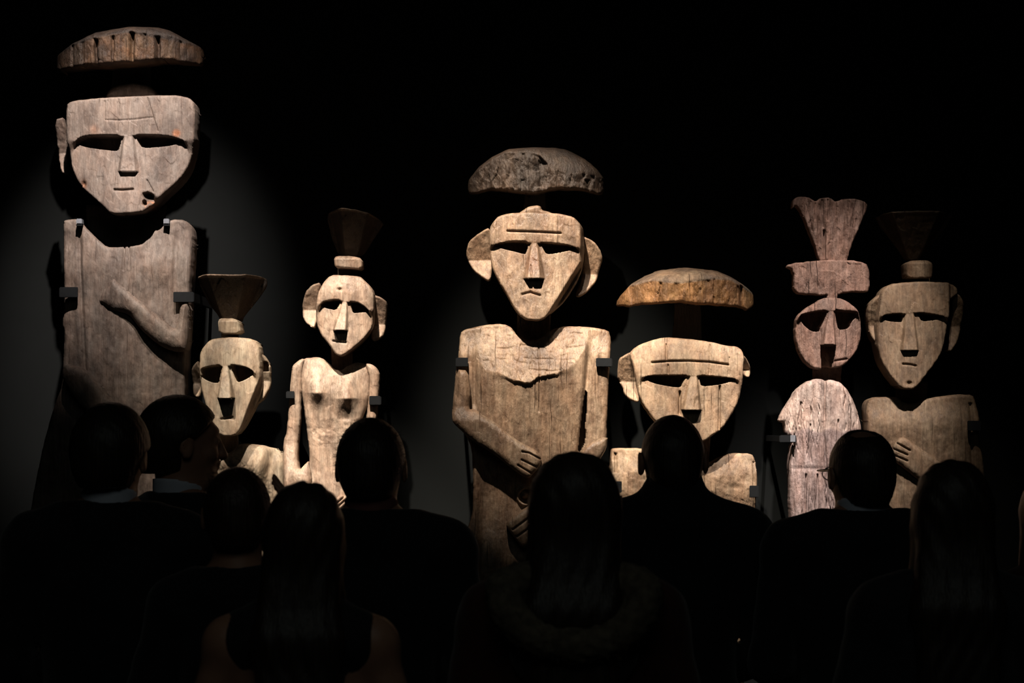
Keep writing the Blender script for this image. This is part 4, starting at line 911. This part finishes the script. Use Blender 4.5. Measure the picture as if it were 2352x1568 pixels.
def fuzz(t, R, n, L, seed, rad=.0007, r=(.090, .11, .108), col=(.02, .013, .01), c=.8, zmin=-.3):
    rs = np.random.RandomState(seed); seg = []
    while len(seg) < n:
        q = rs.normal(size=3); q /= np.linalg.norm(q)
        if q[2] < zmin or q[1] > .5: continue
        p = R(q[0]*r[0], q[1]*r[1]-.016, q[2]*r[2]+1.656)
        d = np.array([q[0]*.8, -.3, q[2]*.3-.1])+rs.normal(size=3)*.35; seg.append(curl(p, d, L*rs.uniform(.4, 1), rs, c=c))
    return strands(t, 'stray_hair', seg, hairmat('stray', col), rad)

WHITE = (.55, .57, .66)
p1, R1, _ = person('man in a dark suit with short hair, back turned, standing furthest left', 252, 925, 940, .05, -.25, .05, ('front', 'front'), collar=WHITE, shw=1.08, hair_h=.018, cname='jacket', dz=.015)
p2, R2, _ = person('man in a dark jacket with open white shirt collar, head turned right in profile', 422, 908, 870, -.75, -.50, 0, ('front', 'front'), collar=WHITE, hair_h=.016, cname='jacket')
p3, R3, _ = person('short person with wispy hair and one hand raised, in front of the man in profile', 546, 1074, 1000, 0, 0, 0, ('front', 'raised'), fem=True, hair='cap', hair_h=.010, hw=.96, hcol=(.03, .016, .012), cname='coat')
p4, R4, _ = person('woman with long dark parted hair and pale bare arms, back turned', 692, 1112, 1160, 0, 0, .06, ('out', 'out'), fem=True, hair='mid', hair_h=.008, sleeves=False, hw=.88, cname='dress', shw=1.08, coat=(.008, .008, .008))
p5, R5, _ = person('man with thick short hair in a dark coat, left of the central statue', 854, 961, 920, 0, -.1, .0, ('front', 'front'), hair_h=.012, shw=1.12, collar=(.16, .06, .05), cname='coat', hw=.96, dz=.02)
p6, R6, _ = person('woman with long dark hair over a coat with fur trimmed hood', 1316, 1045, 1130, 0, .05, .02, ('front', 'front'), fem=True, hair='long', hair_h=.010, coat=(.035, .010, .007), cname='coat', hw=1.0, shw=1.15)
p7, R7, _ = person('man with short hair and turned-up coat collar before the wide-faced statue', 1547, 955, 880, 0, .08, -.03, ('front', 'front'), hair_h=.004, turn_up=True, shw=1.10, cname='coat', hw=.98, dz=.03)
p8, R8, _ = person('balding man with glasses and pale shirt collar before the cracked statue', 1979, 980, 900, .1, .16, -.03, ('front', 'front'), hair='bald', collar=WHITE, shw=1.12, cname='jacket', dz=.035)
p9, R9, _ = person('woman with long straight dark hair in a dark coat, before the far right statue', 2184, 1063, 1080, 0, -.05, .02, ('front', 'front'), fem=True, hair='long', hair_h=.006, cname='coat', hw=.94, shw=1.08)
p10, R10, _ = person('woman with long brown hair at the right edge, mostly out of frame', 2432, 1085, 930, .1, .1, 0, ('front', 'front'), fem=True, hair='long', hair_h=.015, hcol=(.10, .05, .025), cname='coat', hw=1.1, coat=(.03, .012, .008))
fuzz(p3, R3, 260, .05, 3, .0008, (.086, .105, .112), (.05, .025, .018), 1.6, .25)
fuzz(p5, R5, 500, .018, 5, .0008, (.088, .108, .108)); fuzz(p2, R2, 300, .014, 6, .0008, (.092, .11, .11))
fuzz(p1, R1, 400, .014, 7, .0008, (.088, .107, .106)); fuzz(p6, R6, 160, .05, 8, .0006, (.10, .11, .11), (.04, .015, .01), .5, .1)
# glasses of the balding man
def tube_path(name, pts, r, mat, parent, n=8):
    V = []; Fc = []; P = [np.array(p, float) for p in pts]
    for i, p in enumerate(P):
        d = P[min(i+1, len(P)-1)]-P[max(i-1, 0)]; d /= np.linalg.norm(d)+1e-9; u = np.cross(d, (0, .1, 1)); u /= np.linalg.norm(u)+1e-9; v_ = np.cross(d, u)
        for k in range(n): a_ = 2*math.pi*k/n; V.append(tuple(p+r*(u*math.cos(a_)+v_*math.sin(a_))))
        if i:
            for k in range(n): b = i*n; Fc.append((b-n+k, b-n+(k+1) % n, b+(k+1) % n, b+k))
    return link(name, mesh(name, V, Fc), mat, parent)
gm = plain('glasses_frame', (.02, .02, .022), .3, spec=.6)
fr = tube_path('glasses', [R8(-.088, -.01, 1.652), R8(-.084, .04, 1.650), R8(-.078, .103, 1.650), R8(-.04, .112, 1.652), R8(0, .116, 1.652), R8(.04, .112, 1.652), R8(.078, .103, 1.650), R8(.084, .04, 1.650), R8(.088, -.01, 1.652)], .0026, gm, p8)
for s in (-1, 1): tube_path('lens_rim', [R8(s*.036+.026*math.cos(q*math.pi/10), .112, 1.640+.018*math.sin(q*math.pi/10)) for q in range(21)], .0016, gm, fr, 6)
# fur trimmed hood lying on the shoulders of the woman with long hair
fm = plain('fur', (.085, .07, .05), .95, noise=.4, scale=50, spec=.1)
def hoodring(a_):
    return np.array((.150*math.cos(a_), -.118-.035*abs(math.sin(a_))+.10*max(0, math.sin(a_)), 1.470+(.115 if math.sin(a_) < 0 else .03)*math.sin(a_)))
v = Vox((-.27, -.27, 1.22), (.27, .12, 1.56), .008)
ring = [hoodring(2*math.pi*i/28) for i in range(29)]
for a_, b_ in zip(ring[:-1], ring[1:]): v.cone(a_, .034, b_, .034, .02)
v.rough(.004, 90, 2); fur = link('fur_trim', v.mesh('fur_trim'), fm, p6)
rs = np.random.RandomState(2); seg = []
for i in range(5200):
    a_ = rs.uniform(0, 2*math.pi); c_ = hoodring(a_); q = rs.normal(size=3); q /= np.linalg.norm(q); seg.append(curl(c_+q*.031, q+np.array((0, -.2, -.5)), rs.uniform(.012, .032), rs, 3, .8))
strands(fur, 'fur_strands', seg, fm, .0009)
v = Vox((-.24, -.28, 1.14), (.24, .02, 1.52), .01); v.ell((0, -.105, 1.35), (.14, .05, .12), .03); link('hood', v.mesh('hood'), bpy.data.materials['coat_cloth'], p6)
